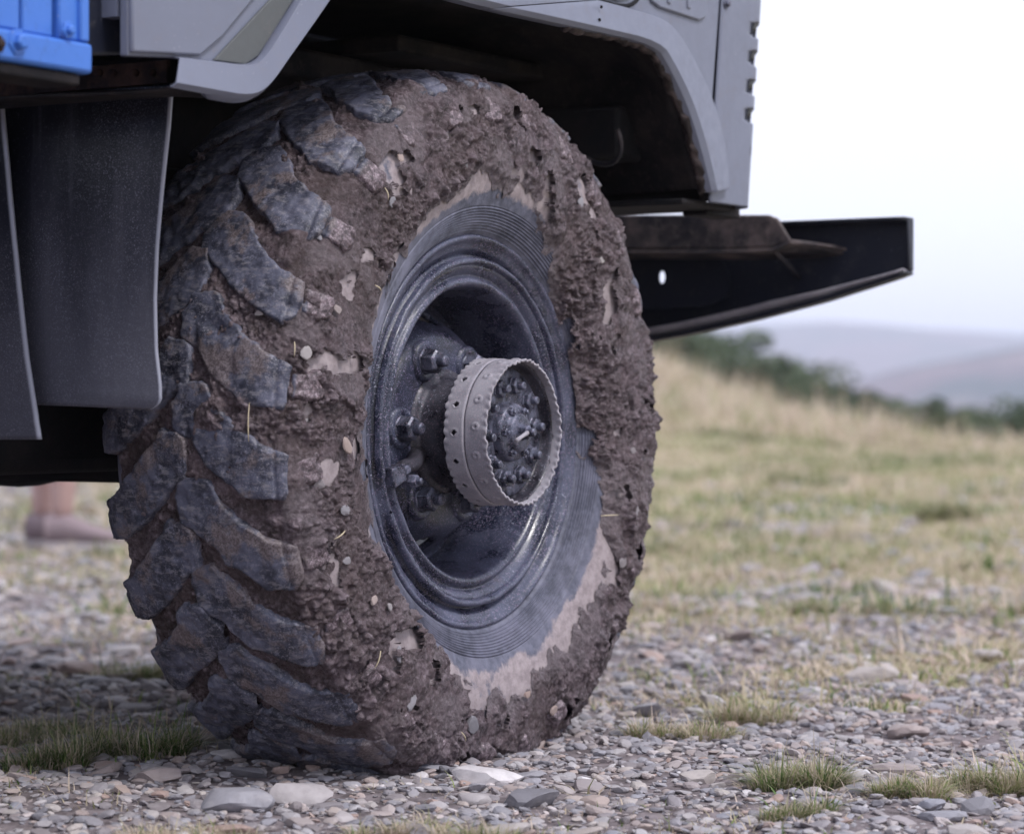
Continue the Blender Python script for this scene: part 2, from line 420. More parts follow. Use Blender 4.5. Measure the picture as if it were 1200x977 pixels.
# tyre section, outer bead to inner bead: (O, r)
OC = -.125
half = [(-.006, .272), (.000, .280), (.012, .295), (.022, .315), (.031, .345), (.0355, .375), (.036, .400), (.0335, .425), (.027, .448),
        (.018, .465), (.006, .478), (-.009, .4865), (-.032, .4920), (-.065, .4955), (-.125, .4975)]
prof = np.array(half+[(2*OC-o, r) for o, r in reversed(half[:-1])])
seg = np.linalg.norm(np.diff(prof, axis=0), axis=1); PL = np.concatenate([[0], np.cumsum(seg)])
def prof_at(t):
    o = np.interp(t, PL, prof[:, 0]); r = np.interp(t, PL, prof[:, 1])
    e = .004
    do = np.interp(t+e, PL, prof[:, 0])-np.interp(t-e, PL, prof[:, 0]); dr = np.interp(t+e, PL, prof[:, 1])-np.interp(t-e, PL, prof[:, 1])
    L = np.hypot(do, dr)+1e-9
    return o, r, dr/L, -do/L       # normal (no, nr) pointing out of the tyre
def wheelpos(o, r, th): return np.stack([r*np.sin(th), -o, ZC+r*np.cos(th)], 1)
NL = 27; PITCH = 2*PI/NL
LUG = np.array([(-.126, .080), (-.142, .050), (-.137, .020), (-.108, .000), (-.075, -.032), (-.030, -.066), (.004, -.074), (.011, -.062), (.012, -.016), (-.018, .000), (-.050, .026), (-.072, .052), (-.098, .082)])
def sdpoly(P, poly):
    d = np.full(len(P), 9.0); s = np.ones(len(P)); n = len(poly)
    for i in range(n):
        a, b = poly[i], poly[i-1]; e = b-a; w = P-a
        t = np.clip((w@e)/(e@e), 0, 1); q = w-e*t[:, None]; d = np.minimum(d, (q**2).sum(1))
        c1 = P[:, 1] >= a[1]; c2 = P[:, 1] < b[1]; c3 = e[0]*w[:, 1] > e[1]*w[:, 0]
        flip = (c1 & c2 & c3) | (~c1 & ~c2 & ~c3); s = np.where(flip, -s, s)
    return s*np.sqrt(d)
def tmap(o):                        # tread parameter from O on the outer half of the section
    k = len(half); os_ = prof[5:k+9, 0][::-1]; return np.interp(o, os_, PL[5:k+9][::-1])
BLOCK = np.array([(.0115, -.060), (.0125, -.020), (.050, -.012), (.060, -.020), (.060, -.052), (.050, -.062)])   # shoulder block: first coordinate runs on round the shoulder
T_SH = float(tmap(np.array([0.008]))[0])
tl = np.interp(OC, [0, 1], [0, 1])
T_OC = PL[len(half)-1]
def lug_mesh(variant, mirror=False):
    nu, nv = 104, 78
    u = np.linspace(-.146, .072, nu)   # distance across the tread from the shoulder-side reference (length along section)
    s = np.linspace(-.088, .096, nv)
    U, Sg = np.meshgrid(u, s, indexing='ij'); P = np.stack([U.ravel(), Sg.ravel()], 1)
    W = np.concatenate([P, np.full((len(P), 1), variant*9.1)], 1)
    warp = np.stack([vnoise(W*26, 50), vnoise(W*26, 51)], 1)*.0050+np.stack([vnoise(W*80, 52), vnoise(W*80, 53)], 1)*.0022
    Q = P+warp
    sd = sdpoly(Q, LUG); sb = sdpoly(Q, BLOCK)
    chip = np.clip(fbm(W*17, 3, 60), 0, 1)*.010
    sd = sd-.0045; h1 = sstep(.001, -.0042, sd+chip*.7)*.0225; h2 = sstep(.0015, -.006, sb+.004*fbm(W*60, 2, 66))*(.0170+.004*fbm(W*75, 4, 67))
    top = np.maximum(h1, h2)
    h = -.004+top+np.where(top > .006, .0020*fbm(W*90, 3, 61)+.0016*vnoise(W*22, 62)-.0035*np.clip(fbm(W*35, 3, 64)-.15, 0, 1)*3, 0)
    # a thin rib groove along the outer edge of the face
    h = h-.004*np.exp(-((P[:, 0]-.0005)/.0016)**2)*(h1 > .01)
    t = T_SH+.008-P[:, 0]              # going to smaller t = down the sidewall
    o, r, no, nr = prof_at(t)
    rr_ = r+nr*h; oo = o+no*h
    th = P[:, 1]/.505
    v = wheelpos(oo, rr_, th); v[:, 2] -= ZC
    if mirror: v[:, 1] = 2*(-OC)-v[:, 1]
    i = np.arange(nu-1)[:, None]*nv; j = np.arange(nv-1)[None, :]
    f = np.stack([i+j, i+j+1, i+nv+j+1, i+nv+j], -1).reshape(-1, 4)
    side0 = 0
    keep = (top[f] > .0004).any(1); f = f[keep]
    if not mirror: f = f[:, ::-1]
    used = np.unique(f); mp = np.full(len(v), -1); mp[used] = np.arange(len(used))
    side = np.clip(1-top/.0215, 0, 1); side = np.maximum(side, sstep(.012, .03, P[:, 0]))
    me = mesh_from('tread_block', v[used], mp[f], MM['lug'], True, dict(side=side[used]))
    return me
def make_tyre():
    # carcass with the fine bead rings turned into its sidewall
    t = np.concatenate([np.linspace(0, .075, 150), np.linspace(.0757, PL[-1], 150)])
    o, r, no, nr = prof_at(t)
    rib = np.where((r > .284) & (r < .319) & (t < .3), .0011*np.sin((r-.284)/.035*2*PI*9), 0)
    rib = rib+np.where((t < .3), .0035*np.exp(-((r-.336)/.0025)**2), 0)*.0
    o, r = o+no*rib, r+nr*rib
    seg = 288; th = np.arange(seg)/seg*2*PI
    T, TH = np.meshgrid(t, th, indexing='ij'); O = np.repeat(o, seg); R = np.repeat(r, seg)
    v = wheelpos(O, R, TH.ravel())
    n = len(t); i = np.arange(n-1)[:, None]*seg; j = np.arange(seg)[None, :]; j2 = (j+1) % seg
    f = np.stack([i+j, i+j2, i+seg+j2, i+seg+j], -1).reshape(-1, 4)
    film = sstep(.306, .350, R)+.35*np.clip(vnoise(v*16, 5), -1, 1)*sstep(.30, .33, R)-np.where(O < .0, 1.2, 0)
    return link('tyre', mesh_from('tyre', v, f, MM['side'], True, dict(film=film)), truck)
tyre = make_tyre()
lug_variants = [lug_mesh(k) for k in range(6)]; lug_in = [lug_mesh(k+10, True) for k in range(5)]
PH0 = math.radians(2)
for side_, vs_ in ((0, lug_variants), (1, lug_in)):
    for k in range(NL):
        o = link('tread_block', vs_[(k*5+k//3) % len(vs_)], tyre, (0, 0, ZC))
        o.rotation_euler = (0, PH0+(k+.5*side_)*PITCH, 0)
# mud
def make_mud():
    nt, nth = 255, 1800
    t = np.linspace(.006, PL[-1]*.655, nt)
    th = np.arange(nth)/nth*2*PI
    T, TH = np.meshgrid(t, th, indexing='ij'); T = T.ravel(); TH = TH.ravel()
    o, r, no, nr = prof_at(T)
    B = wheelpos(o, r, TH)
    # inner edge of the mud, by angle (top = 0, forward = 90)
    ang = np.degrees(TH)
    rb = np.interp(ang, [0, 15, 30, 42, 55, 75, 92, 103, 112, 125, 150, 180, 192, 205, 222, 245, 270, 290, 310, 335, 350, 360],
                   [.356, .348, .310, .285, .264, .260, .264, .308, .350, .368, .366, .376, .356, .340, .322, .315, .314, .318, .328, .346, .358, .356])
    Pn = np.stack([np.sin(TH)*.35, np.cos(TH)*.35, r*.35], 1)       # stretched along the radius
    sp = fbm(Pn*34, 4, 31)*.038+fbm(B*75, 3, 33)*.012
    inner = r-(rb+sp*np.clip((rb-.26)/.04, .15, 1))
    outside = (T < .3)
    # flaked bare patches on the sidewall
    pb = np.stack([np.sin(TH)*r, np.cos(TH)*r, r*.0], 1)
    bare = fbm(pb*np.array([22, 22, 1])+5, 4, 35)
    wl_, wi = worley(B*62, 40); w2, wi2 = worley(B*135, 44); w3, _ = worley(B*28, 47)
    warpn = fbm(B*42, 4, 48)
    clump = (1-np.clip(wl_*1.25, 0, 1))*(wi*1.1)
    clump2 = (1-np.clip(w2*1.25, 0, 1))*wi2
    lump = 1-np.clip(w3*1.15, 0, 1)
    big = fbm(B*9, 3, 49)
    rid = fbm(B*70, 4, 58, ridged=True)
    w4, wi4 = worley(B*230+.7*np.stack([vnoise(B*90, 101), vnoise(B*90, 102), vnoise(B*90, 103)], 1), 104); clump3 = (1-np.clip(w4*1.25, 0, 1))*wi4
    gran = sstep(-.35, .25, fbm(B*16, 3, 105))
    hs = .003+.0115*clump*gran+.0095*clump2*gran+.0060*clump3*gran+.010*lump*(big > -.1)+.005*warpn+.002*rid+.008*big
    # smooth smeared zones
    smear = sstep(.05, .3, fbm(B*13, 3, 71))
    hs = hs*(1-.62*smear)+.0052*smear
    # shoulder
    shoulder = sstep(.43, .47, r)*outside
    hs = hs+shoulder*.0045
    # tread area: fill between the blocks
    s = TH
    tread = sstep(T_SH-.004, T_SH+.012, T)
    ht = .0078-.0030*sstep(195, 215, ang)*sstep(280, 255, ang)+.0065*clump*gran+.0070*clump2*gran+.0045*clump3*gran+.0040*warpn+.004*big+.005*np.clip(fbm(B*20, 3, 77), 0, 1)+.002*rid
    # banks against and partly over the blocks, thickest towards the outer shoulder
    ucoord = T_SH+.008-T
    phase = np.mod((TH-PH0)/PITCH+.5, 1)-.5
    best = np.full(len(TH), 9.)
    for dk in (-1, 0, 1):
        P = np.stack([ucoord, (phase+dk)*PITCH*.505], 1)
        q = sdpoly(P, LUG); best = np.minimum(best, q)
    bank = np.exp(-np.abs(best)/.010)*.0035
    ht = ht+bank*(.5+warpn)
    over = (1-.75*sstep(195, 215, ang)*sstep(285, 255, ang))*sstep(.22, .5, fbm(B*11, 3, 81)+.2*sstep(.05, -.01, ucoord*-1-.02))*.011
    ht = ht+over
    h = hs*(1-tread)+ht*tread
    edge = sstep(0, .024, inner+.006*warpn)
    h = np.maximum(h*np.where(outside, .14+.86*edge, 1), .0009)
    ok = (inner > 0) | ~outside
    patch = outside & (bare > .30) & (r > rb) & (r < .455) & (ang > -1)
    ok = ok & ~(patch)
    h = np.where(patch, .0005, h)
    # streak left bare on the rear side of the sidewall
    streak = outside & (np.abs(r-.362-.012*np.sin(TH*9)) < .001+.026*fbm(B*13, 4, 91)) & (ang > 240) & (ang < 318)
    ok = ok & ~streak
    oo, rr_ = o+no*h, r+nr*h
    v = wheelpos(oo, rr_, TH)
    jit = np.stack([vnoise(B*150, 95), vnoise(B*150, 96), vnoise(B*150, 97)], 1)*.0011*(h > .002)[:, None]
    v = v+jit
    i = np.arange(nt-1)[:, None]*nth; j = np.arange(nth)[None, :]; j2 = (j+1) % nth
    f = np.stack([i+j, i+j2, i+nth+j2, i+nth+j], -1).reshape(-1, 4)
    # sunken parts under the road surface are not needed
    keep = ok[f].sum(1) >= 3
    f = f[keep]
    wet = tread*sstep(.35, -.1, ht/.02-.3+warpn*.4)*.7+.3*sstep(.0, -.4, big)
    used = np.unique(f); mp = np.full(len(v), -1); mp[used] = np.arange(len(used))
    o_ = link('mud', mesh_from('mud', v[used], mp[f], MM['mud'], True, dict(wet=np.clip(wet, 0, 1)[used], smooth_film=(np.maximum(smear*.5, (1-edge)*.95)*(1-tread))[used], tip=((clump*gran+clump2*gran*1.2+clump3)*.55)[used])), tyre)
    o_['kind'] = 'stuff'; o_['label'] = 'thick clumpy brown mud caked over tread and sidewall'
    return o_
make_mud()
# rim
rim_prof = [(-.235, .262), (-.235, .250), (-.15, .198), (-.10, .196), (-.045, .199), (-.016, .204), (-.009, .207), (-.006, .212), (-.008, .217), (-.0135, .2205),
            (-.0135, .2235), (-.009, .227), (-.0045, .233), (-.0045, .2375), (-.009, .242), (-.0135, .246), (-.015, .250), (-.0125, .2535),
            (-.007, .2575), (-.0045, .263), (-.002, .2675), (.0025, .2715), (.0035, .2755), (.001, .279), (-.006, .2795), (-.02, .274), (-.06, .262), (-.235, .262)]
def smooth_prof(p, n=3):
    p = np.array(p)
    for _ in range(n):
        q = [p[0]]
        for a, b in zip(p[:-1], p[1:]): q += [a*.75+b*.25, a*.25+b*.75]
        q.append(p[-1]); p = np.array(q)
    return p
rim = lathe('rim', MM['rim'], truck, smooth_prof(rim_prof, 2), 220)
# mud dribbles and dents give the turned rings an uneven edge
def roughen(o, amp, fr, seed):
    me = o.data; n = len(me.vertices); co = np.zeros(n*3, np.float32); me.vertices.foreach_get('co', co); co = co.reshape(-1, 3)
    p = co.astype(float); d = np.stack([vnoise(p*fr, seed+k) for k in range(3)], 1)*amp
    me.vertices.foreach_set('co', (co+d).astype(np.float32).ravel()); me.update()
roughen(rim, .0009, 40, 3)
lk = lathe('lock_ring', MM['rim'], rim, smooth_prof([(-.006, .2365), (.0015, .2385), (.003, .2425), (.001, .2465), (-.006, .2480)], 2), 200, th0=math.radians(-104), th1=math.radians(244))
roughen(lk, .0008, 50, 9)
# wheel disc with hand holes (built as turned sheet, faces left out where the holes are)
def disc():
    rs = [(-.060, .060), (-.060, .090), (-.060, .128), (-.064, .138), (-.078, .150), (-.100, .163), (-.118, .174), (-.128, .186), (-.130, .200)]
    rs = smooth_prof(rs, 2); sg = 240
    v, f = revolve(rs, sg)
    th = (np.arange(len(f)) % sg)/sg*2*PI; ring = np.arange(len(f))//sg; rmid = (rs[ring, 1]+rs[np.minimum(ring+1, len(rs)-1), 1])/2
    hole = np.zeros(len(f), bool)
    for k in range(6):
        c = math.radians(3+60*k)
        d = (np.mod(th-c+PI, 2*PI)-PI)
        hole |= ((d/.20)**2+((rmid-.164)/.014)**2) < 1
    me = mesh_from('wheel_disc', v, f[~hole], MM['disc'])
    o = link('wheel_disc', me, rim); s = o.modifiers.new('solid', 'SOLIDIFY'); s.thickness = .009; s.offset = 0
    return o
disc_o = disc(); roughen(disc_o, .0006, 30, 21)
brake = lathe('brake_drum', MM['under'], truck, smooth_prof([(-.075, .06), (-.085, .13), (-.10, .160), (-.22, .165), (-.23, .10), (-.24, .05)], 1), 96)
def polar(o, r, deg): t = math.radians(deg); return Vector((r*math.sin(t), -o, ZC+r*math.cos(t)))
def hex_nut(bm, o0, o1, r, deg, R, rot=0, n=6, stud=None):
    c0, c1 = polar(o0, R, deg), polar(o1, R, deg)
    rings = [(c0, r*1.12), (c0+(c1-c0)*.2, r*1.12), (c0+(c1-c0)*.2, r), (c0+(c1-c0)*.86, r), (c1, r*.78)]
    prev = None
    for c, q in rings:
        vs = [bm.verts.new(c+Vector((q*math.cos(rot+2*PI*k/n), 0, q*math.sin(rot+2*PI*k/n)))) for k in range(n)]
        if prev:
            for k in range(n): bm.faces.new([prev[k], prev[(k+1) % n], vs[(k+1) % n], vs[k]])
        prev = vs
    bm.faces.new(prev)
    if stud:
        prev = None
        for oo, q in ((o1-.002, stud), (o1+stud*1.2, stud), (o1+stud*1.5, stud*.7)):
            c = polar(oo, R, deg); vs = [bm.verts.new(c+Vector((q*math.cos(2*PI*k/12), 0, q*math.sin(2*PI*k/12)))) for k in range(12)]
            if prev:
                for k in range(12): bm.faces.new([prev[k], prev[(k+1) % 12], vs[(k+1) % 12], vs[k]])
            prev = vs
        bm.faces.new(prev)
# wheel nuts: six, sharing one mesh turned about the axle
bm = bmesh.new(); hex_nut(bm, -.057, -.030, .0180, 0, .112, .3, 6, .0085)
me = bm_mesh('wheel_nut', bm, MM['nut']); 
for v_ in me.vertices: v_.co.z -= ZC
bm = bmesh.new()
for q, (oo, rr0) in enumerate([(-.0585, .028), (-.0535, .026), (-.0525, .019)]): pass
bm.free()
for k in range(6):
    n_ = link('wheel_nut', me, rim, (0, 0, ZC)); n_.rotation_euler = (0, math.radians(-27+60*k), 0); bev(n_, .0012, 2) if k == 0 else n_.modifiers.new('bevel', 'BEVEL').__setattr__('width', .0012)
for k in range(6):                  # raised seats round the nuts
    v, f = revolve([(-.06, .031), (-.052, .029), (-.050, .024), (-.052, .019)], 24)
    v = v-np.array([0, 0, ZC]); c = polar(0, .112, -27+60*k)
    w = v+np.array([c.x, 0, c.z]); link('nut_seat', mesh_from('nut_seat', w, f, MM['disc']), rim)
# hub
hub = lathe('wheel_hub', MM['hub'], truck, smooth_prof([(-.062, .092), (-.052, .088), (-.048, .079), (-.040, .0765), (.0, .0755), (.010, .0755), (.012, .082), (.018, .090), (.026, .092), (.030, .0905), (.031, .080), (.031, .0)], 2), 120)
roughen(hub, .0007, 60, 31)
def slab(name, o0, o1, r0, r1, mat=None, par=None):
    return lathe(name, mat or MM['hub'], par or hub, smooth_prof([(o0, r1), (o1-.003, r1), (o1, r1-.003), (o1, r0+.002), (o1-.001, r0)], 1), 96)
lathe('hub_flange', MM['nut'], hub, smooth_prof([(.028, .091), (.049, .0905), (.052, .088), (.0525, .050), (.051, .046), (.051, .001)], 1), 96)
lathe('hub_cap', MM['nut'], hub, smooth_prof([(.051, .042), (.061, .041), (.065, .038), (.067, .029), (.073, .027), (.076, .023), (.077, .012), (.0775, .001)], 2), 72)
bm = bmesh.new(); hex_nut(bm, .052, .062, .0128, 0, .0665, .2, 6, .0062); me = bm_mesh('hub_bolt', bm, MM['nut'])
for v_ in me.vertices: v_.co.z -= ZC
for k in range(10):
    b_ = link('hub_bolt', me, hub, (0, 0, ZC)); b_.rotation_euler = (0, math.radians(12+36*k), 0); b_.modifiers.new('bevel', 'BEVEL').width = .0008
bm = bmesh.new(); hex_nut(bm, .065, .071, .0058, 0, .033, .2, 6, .0028); me = bm_mesh('cap_screw', bm, MM['nut'])
for v_ in me.vertices: v_.co.z -= ZC
for k in range(6):
    b_ = link('cap_screw', me, hub, (0, 0, ZC)); b_.rotation_euler = (0, math.radians(30+60*k), 0)
bm = bmesh.new(); hex_nut(bm, .077, .087, .0105, 0, 0.0, .4, 6, .006); link('centre_nut', bm_mesh('centre_nut', bm, MM['nut']), hub)
tube('lever', MM['ring'], hub, [polar(.086, .002, 262), polar(.089, .016, 260), polar(.092, .034, 258), polar(.094, .048, 257)], [.0036, .0030, .0028, .0032], 10)
# perforated guard ring (real holes, two bands, ragged edges)
def guard_ring():
    R = .1005; sg = 480
    os_ = np.concatenate([np.linspace(.012, .0405, 22), np.linspace(.0412, .0435, 4), np.linspace(.0442, .0775, 26)])
    th = np.arange(sg)/sg*2*PI
    Og, TH = np.meshgrid(os_, th, indexing='ij'); n = len(os_)
    scal_f = .0007*np.abs(np.sin(TH*28+.9*np.sin(TH*3)))+.0010*vnoise(np.stack([TH.ravel()*14, Og.ravel()*0, Og.ravel()*0], 1), 5).reshape(TH.shape)
    wf = sstep(.070, .0775, Og); wb = sstep(.019, .012, Og)
    O2 = Og+wf*scal_f*2.0-wb*scal_f*2.0
    Rr = R+np.where(Og < .041, .0018, 0)+np.where((Og > .0405) & (Og < .0440), -.0016, 0)+wf*.0012*np.sin(TH*52)+wb*.0010*np.sin(TH*52+1)
    hole = np.zeros(TH.shape, bool)
    for band, cnt, ph in ((.0265, 16, .0), (.060, 16, .2)):
        for k in range(cnt):
            c = (k+ph)/cnt*2*PI+.1*math.sin(k*2.3)/cnt
            d = np.mod(TH-c+PI, 2*PI)-PI
            q = np.sqrt((d*R/.0037)**2+((Og-band-.001*math.sin(k*1.7))/.0042)**2)
            if band < .04:
                hole |= q < .95
                Rr = Rr+.0010*np.exp(-((q-1.15)/.35)**2)
            else:                   # dimples punched outwards, some open
                Rr = Rr+.0020*np.exp(-((q-1.0)/.45)**2)-.0012*np.exp(-(q/.5)**2)
                if k % 3 == 0: hole |= q < .45
    p = np.stack([np.sin(TH)*40*R, np.cos(TH)*40*R, Og*40], -1).reshape(-1, 3)
    Rr = Rr+.0009*vnoise(p, 77).reshape(TH.shape)
    v = wheelpos(O2.ravel(), Rr.ravel(), TH.ravel())
    i = np.arange(n-1)[:, None]*sg; j = np.arange(sg)[None, :]; j2 = (j+1) % sg
    f = np.stack([i+j, i+j2, i+sg+j2, i+sg+j], -1).reshape(-1, 4)
    keep = ~(hole.ravel()[f].sum(1) >= 2)
    o = link('guard_ring', mesh_from('guard_ring', v, f[keep], MM['ring']), hub)
    s = o.modifiers.new('solid', 'SOLIDIFY'); s.thickness = .0032; s.offset = 0
    return o
guard_ring()['label'] = 'pale perforated ring with two rows of punched holes and ragged edges'
lathe('ring_liner', MM['hub'], hub, smooth_prof([(.046, .090), (.050, .0945), (.064, .0955), (.066, .0975)], 1), 96)
# valve stem with clamp at the rear edge of the rim opening
vs_pts = [polar(-.050, .085, 247), polar(-.030, .125, 250), polar(-.024, .160, 253), polar(-.018, .190, 254)]
tube('valve_stem', MM['hub'], rim, vs_pts, [.014, .011, .0095, .0085], 12)
bm = bmesh.new()
for (o0, o1, r0, r1, a0, a1) in ((-.022, .006, .196, .228, 251, 258), (-.016, .003, .178, .200, 252.5, 256.5)):
    vv = [bm.verts.new(polar(o, r, a)) for o in (o0, o1) for r in (r0, r1) for a in (a0, a1)]
    for fidx in ((0, 1, 3, 2), (4, 6, 7, 5), (0, 4, 5, 1), (2, 3, 7, 6), (0, 2, 6, 4), (1, 5, 7, 3)): bm.faces.new([vv[i] for i in fidx])
bev(link('rim_clamp', bm_mesh('rim_clamp', bm, MM['nut']), rim), .003, 3)
bm = bmesh.new(); hex_nut(bm, -.016, .012, .010, 249, .182, .1, 6, .005); bev(link('clamp_bolt', bm_mesh('clamp_bolt', bm, MM['nut']), rim), .001)
# stones pressed into the mud
def stone_template(seed, sub=2, flat=.55, cuts=9):
    bm = bmesh.new(); bmesh.ops.create_icosphere(bm, subdivisions=sub, radius=1)
    rs = random.Random(seed); planes = []
    for _ in range(cuts):
        n = Vector((rs.gauss(0, 1), rs.gauss(0, 1), rs.gauss(0, 1))).normalized(); planes.append((n, rs.uniform(.55, .88)))
    planes.append((Vector((rs.uniform(-.15, .15), rs.uniform(-.15, .15), 1)).normalized(), .62)); 
    for v in bm.verts:
        for n, d in planes:
            q = v.co.dot(n)
            if q > d: v.co -= n*(q-d)*.93
        v.co *= 1+rs.uniform(-.02, .02)
        v.co.z *= flat
    v_ = np.array([v.co[:] for v in bm.verts]); f_ = np.array([[x.index for x in f.verts] for f in bm.faces]); bm.free()
    return v_, f_
def stone_mat(objrand=True):
    k = M('stone_per_object' if objrand else 'gravel_stone', .6, spec=.35)
    if objrand: k.vary(); rnd = k.rand
    else: rnd = k.attr('tint')
    n = k.noise(45, 6, .65); n2 = k.noise(280, 4, .7); st = k.noise(30, 4, .6, (1, 1, 4))
    cr = k.n.new('ShaderNodeValToRGB'); k.l.new(rnd, cr.inputs[0]); e = cr.color_ramp.elements
    cols = [(0, (.17, .165, .185)), (.16, (.30, .29, .32)), (.32, (.23, .20, .205)), (.46, (.42, .40, .415)), (.6, (.36, .29, .27)), (.74, (.27, .27, .31)), (.87, (.46, .41, .385)), (.95, (.36, .25, .215)), (1, (.68, .66, .68))]
    e[0].position, e[0].color = 0, (*cols[0][1], 1); e[1].position, e[1].color = 1, (*cols[-1][1], 1)
    for p, c in cols[1:-1]: x = e.new(p); x.color = (*c, 1)
    c = k.mix(k.ramp(n, .3, .7, 0, .55), cr.outputs[0], k.mix(.5, cr.outputs[0], (.12, .105, .11)))
    c = k.mix(k.ramp(st, .5, .68, 0, .3), c, (.40, .37, .37)); c = k.mix(k.ramp(n2, .55, .75, 0, .25), c, (.12, .10, .10))
    k.color(c); k.bump(n, .35, .003); k.bump(n2, .25, .001); k.rough(k.ramp(n, .3, .7, .45, .8)); return k.m
MM['stone'] = stone_mat(True); MM['gravel'] = stone_mat(False)
ST = [stone_template(k, 2) for k in range(18)]
peb_meshes = [mesh_from('embedded_stone', ST[k][0], ST[k][1], MM['stone'], False) for k in range(5)]
def tyre_surface(deg, tt, h):
    o, r, no, nr = prof_at(np.array([tt])); t = math.radians(deg)
    o, r, no, nr = float(o[0]), float(r[0]), float(no[0]), float(nr[0])
    p = polar(o+no*h, r+nr*h, deg); nrm = Vector((nr*math.sin(t), -no, nr*math.cos(t))); return p, nrm
rs = random.Random(5)
for deg, tt, sc in [(256, .135, .010), (247, .15, .008), (213, .16, .015), (203, .185, .014), (191, .15, .017), (231, .10, .007), (236, .125, .008), (239, .07, .009),
                    (262, .175, .009), (272, .19, .007), (283, .20, .011), (292, .165, .007), (302, .22, .007), (318, .15, .008), (326, .18, .008), (345, .12, .009),
                    (15, .13, .010), (33, .14, .010), (48, .12, .008), (77, .15, .009), (95, .12, .009), (108, .15, .012), (120, .14, .012), (139, .16, .009), (160, .17, .011), (170, .12, .008),
                    (222, .13, .011), (268, .12, .012), (250, .19, .006), (288, .26, .006), (278, .27, .006), (265, .255, .006)]:
    p, nrm = tyre_surface(deg, tt, .0075 if tt < .2 else .011)
    o = link('embedded_stone', peb_meshes[rs.randrange(5)], tyre, p)
    o.rotation_mode = 'QUATERNION'; o.rotation_quaternion = nrm.to_track_quat('Z', 'Y') @ Matrix.Rotation(rs.uniform(0, 6), 3, 'Z').to_quaternion()
    o.scale = (sc*.75, sc*1.25, sc*.55)
k = M('straw', .6); k.color((.52, .44, .30)); MM['straw'] = k.m
for deg, tt, L, tw in [(272, .255, .050, 1.45), (283, .215, .018, .9), (253, .165, .020, -.3), (228, .17, .024, .5), (316, .17, .016, 1.0), (113, .07, .04, 2.4), (300, .12, .016, 2), (196, .165, .02, 1.6)]:
    p, nrm = tyre_surface(deg, tt, .021)
    tx = nrm.orthogonal().normalized(); ty = nrm.cross(tx); d0 = tx*math.cos(tw)+ty*math.sin(tw)
    if tt == .255: d0 = Vector((0.02, 0.02, 1))
    pts = [p+d0*L*(q-.5)+nrm*(.003*math.sin(q*3))+tx*.002*q for q in (0, .25, .5, .75, 1)]
    tube('straw', MM['straw'], tyre, pts, [.0006, .0009, .0009, .0008, .0003], 5)
# ---- second front wheel, far side: copies sharing the same meshes
def copy_to_far(src, parent, shift):
    c = src.copy(); C.objects.link(c); c.parent = parent
    c.location = shift @ src.location if parent is None else src.location
    return c
far_rot = Matrix.Rotation(PI, 4, 'Z'); TRACK = 1.72
def far_copy(src):
    c = src.copy(); C.objects.link(c); c.parent = truck
    c.location = Vector((0, TRACK, 0))-TR; c.rotation_euler = (0, 0, PI)
    for ch in src.children:
        if ch.name.split('.')[0] in ('embedded_stone', 'straw', 'mud', 'cap_screw'): continue
        g = ch.copy(); C.objects.link(g); g.parent = c
    return c
for s_ in (tyre, rim, hub): far_copy(s_)
# ------------------------------------------------------------------ body
OB = .058
def resample(pts, n):
    p = np.array(pts, float); L = np.concatenate([[0], np.cumsum(np.linalg.norm(np.diff(p, axis=0), axis=1))])
    q = np.linspace(0, L[-1], n); return np.stack([np.interp(q, L, p[:, i]) for i in range(2)], 1)
def chaikin(p, n=2):
    p = np.array(p, float)
    for _ in range(n):
        q = [p[0]]
        for a, b in zip(p[:-1], p[1:]): q += [a*.75+b*.25, a*.25+b*.75]
        q.append(p[-1]); p = np.array(q)
    return p
up_px = [(203, 68), (250, 73), (286, 78), (302, 70), (322, 40), (350, -8), (378, -52), (402, -80), (560, -36), (693, 0), (762, 18), (784, 31), (809, 74), (832, 122), (845, 176), (848, 222)]
lo_px = [(203, 101), (250, 110), (290, 117), (312, 107), (338, 70), (365, 33), (388, 0), (412, -36), (440, -30), (560, 6), (690, 34), (768, 51), (784, 76), (806, 122), (823, 176), (835, 225)]
upc = chaikin([pp(x, y, OB) for x, y in up_px], 2); loc_ = chaikin([pp(x, y, OB+.016) for x, y in lo_px], 2)
n_ = min(len(upc), len(loc_)); 
def lip(name, i0, i1, mat):
    vs = []; fs = []; sec = 7
    for i in range(i0, i1+1):
        u, l = upc[i], loc_[i]
        dv = (l-u)/np.linalg.norm(l-u)
        m1 = u*.93+l*.07; m2 = u*.12+l*.88
        for (F, z), O in ((u, OB-.002), (m1, OB+.010), (m2, OB+.018), (l, OB+.013), (l+dv*.004, OB+.004), (l-dv*.002, OB-.006), (l-dv*.006, OB-.007)): vs.append(V(F, O, z))
        if i < 6:
            for q in (4, 5, 6): vs[-7+q] = V(l[0]+.002, OB+.010, l[1]+.001)
    for i in range(i1-i0):
        for k in range(sec-1): fs.append((i*sec+k, (i+1)*sec+k, (i+1)*sec+k+1, i*sec+k+1))
    o = link(name, mesh_from(name, vs, fs, mat), truck)
    try: o.data.set_sharp_from_angle(angle=math.radians(30))
    except Exception: pass
    s = o.modifiers.new('solid', 'SOLIDIFY'); s.thickness = .002; b = o.modifiers.new('bevel', 'BEVEL'); b.width = .0025; b.segments = 2; b.angle_limit = math.radians(38)
    return o
seam_F = pp(693, 20, OB)[0]
iseam = int(np.argmin(np.abs(upc[:, 0]-seam_F)+100*(np.arange(len(upc)) < 20)))
l1 = lip('arch_flare', 0, iseam, MM['body']); l2 = lip('arch_flare', iseam, n_-1, MM['body'])
for v_ in l2.data.vertices: v_.co.x += .0025
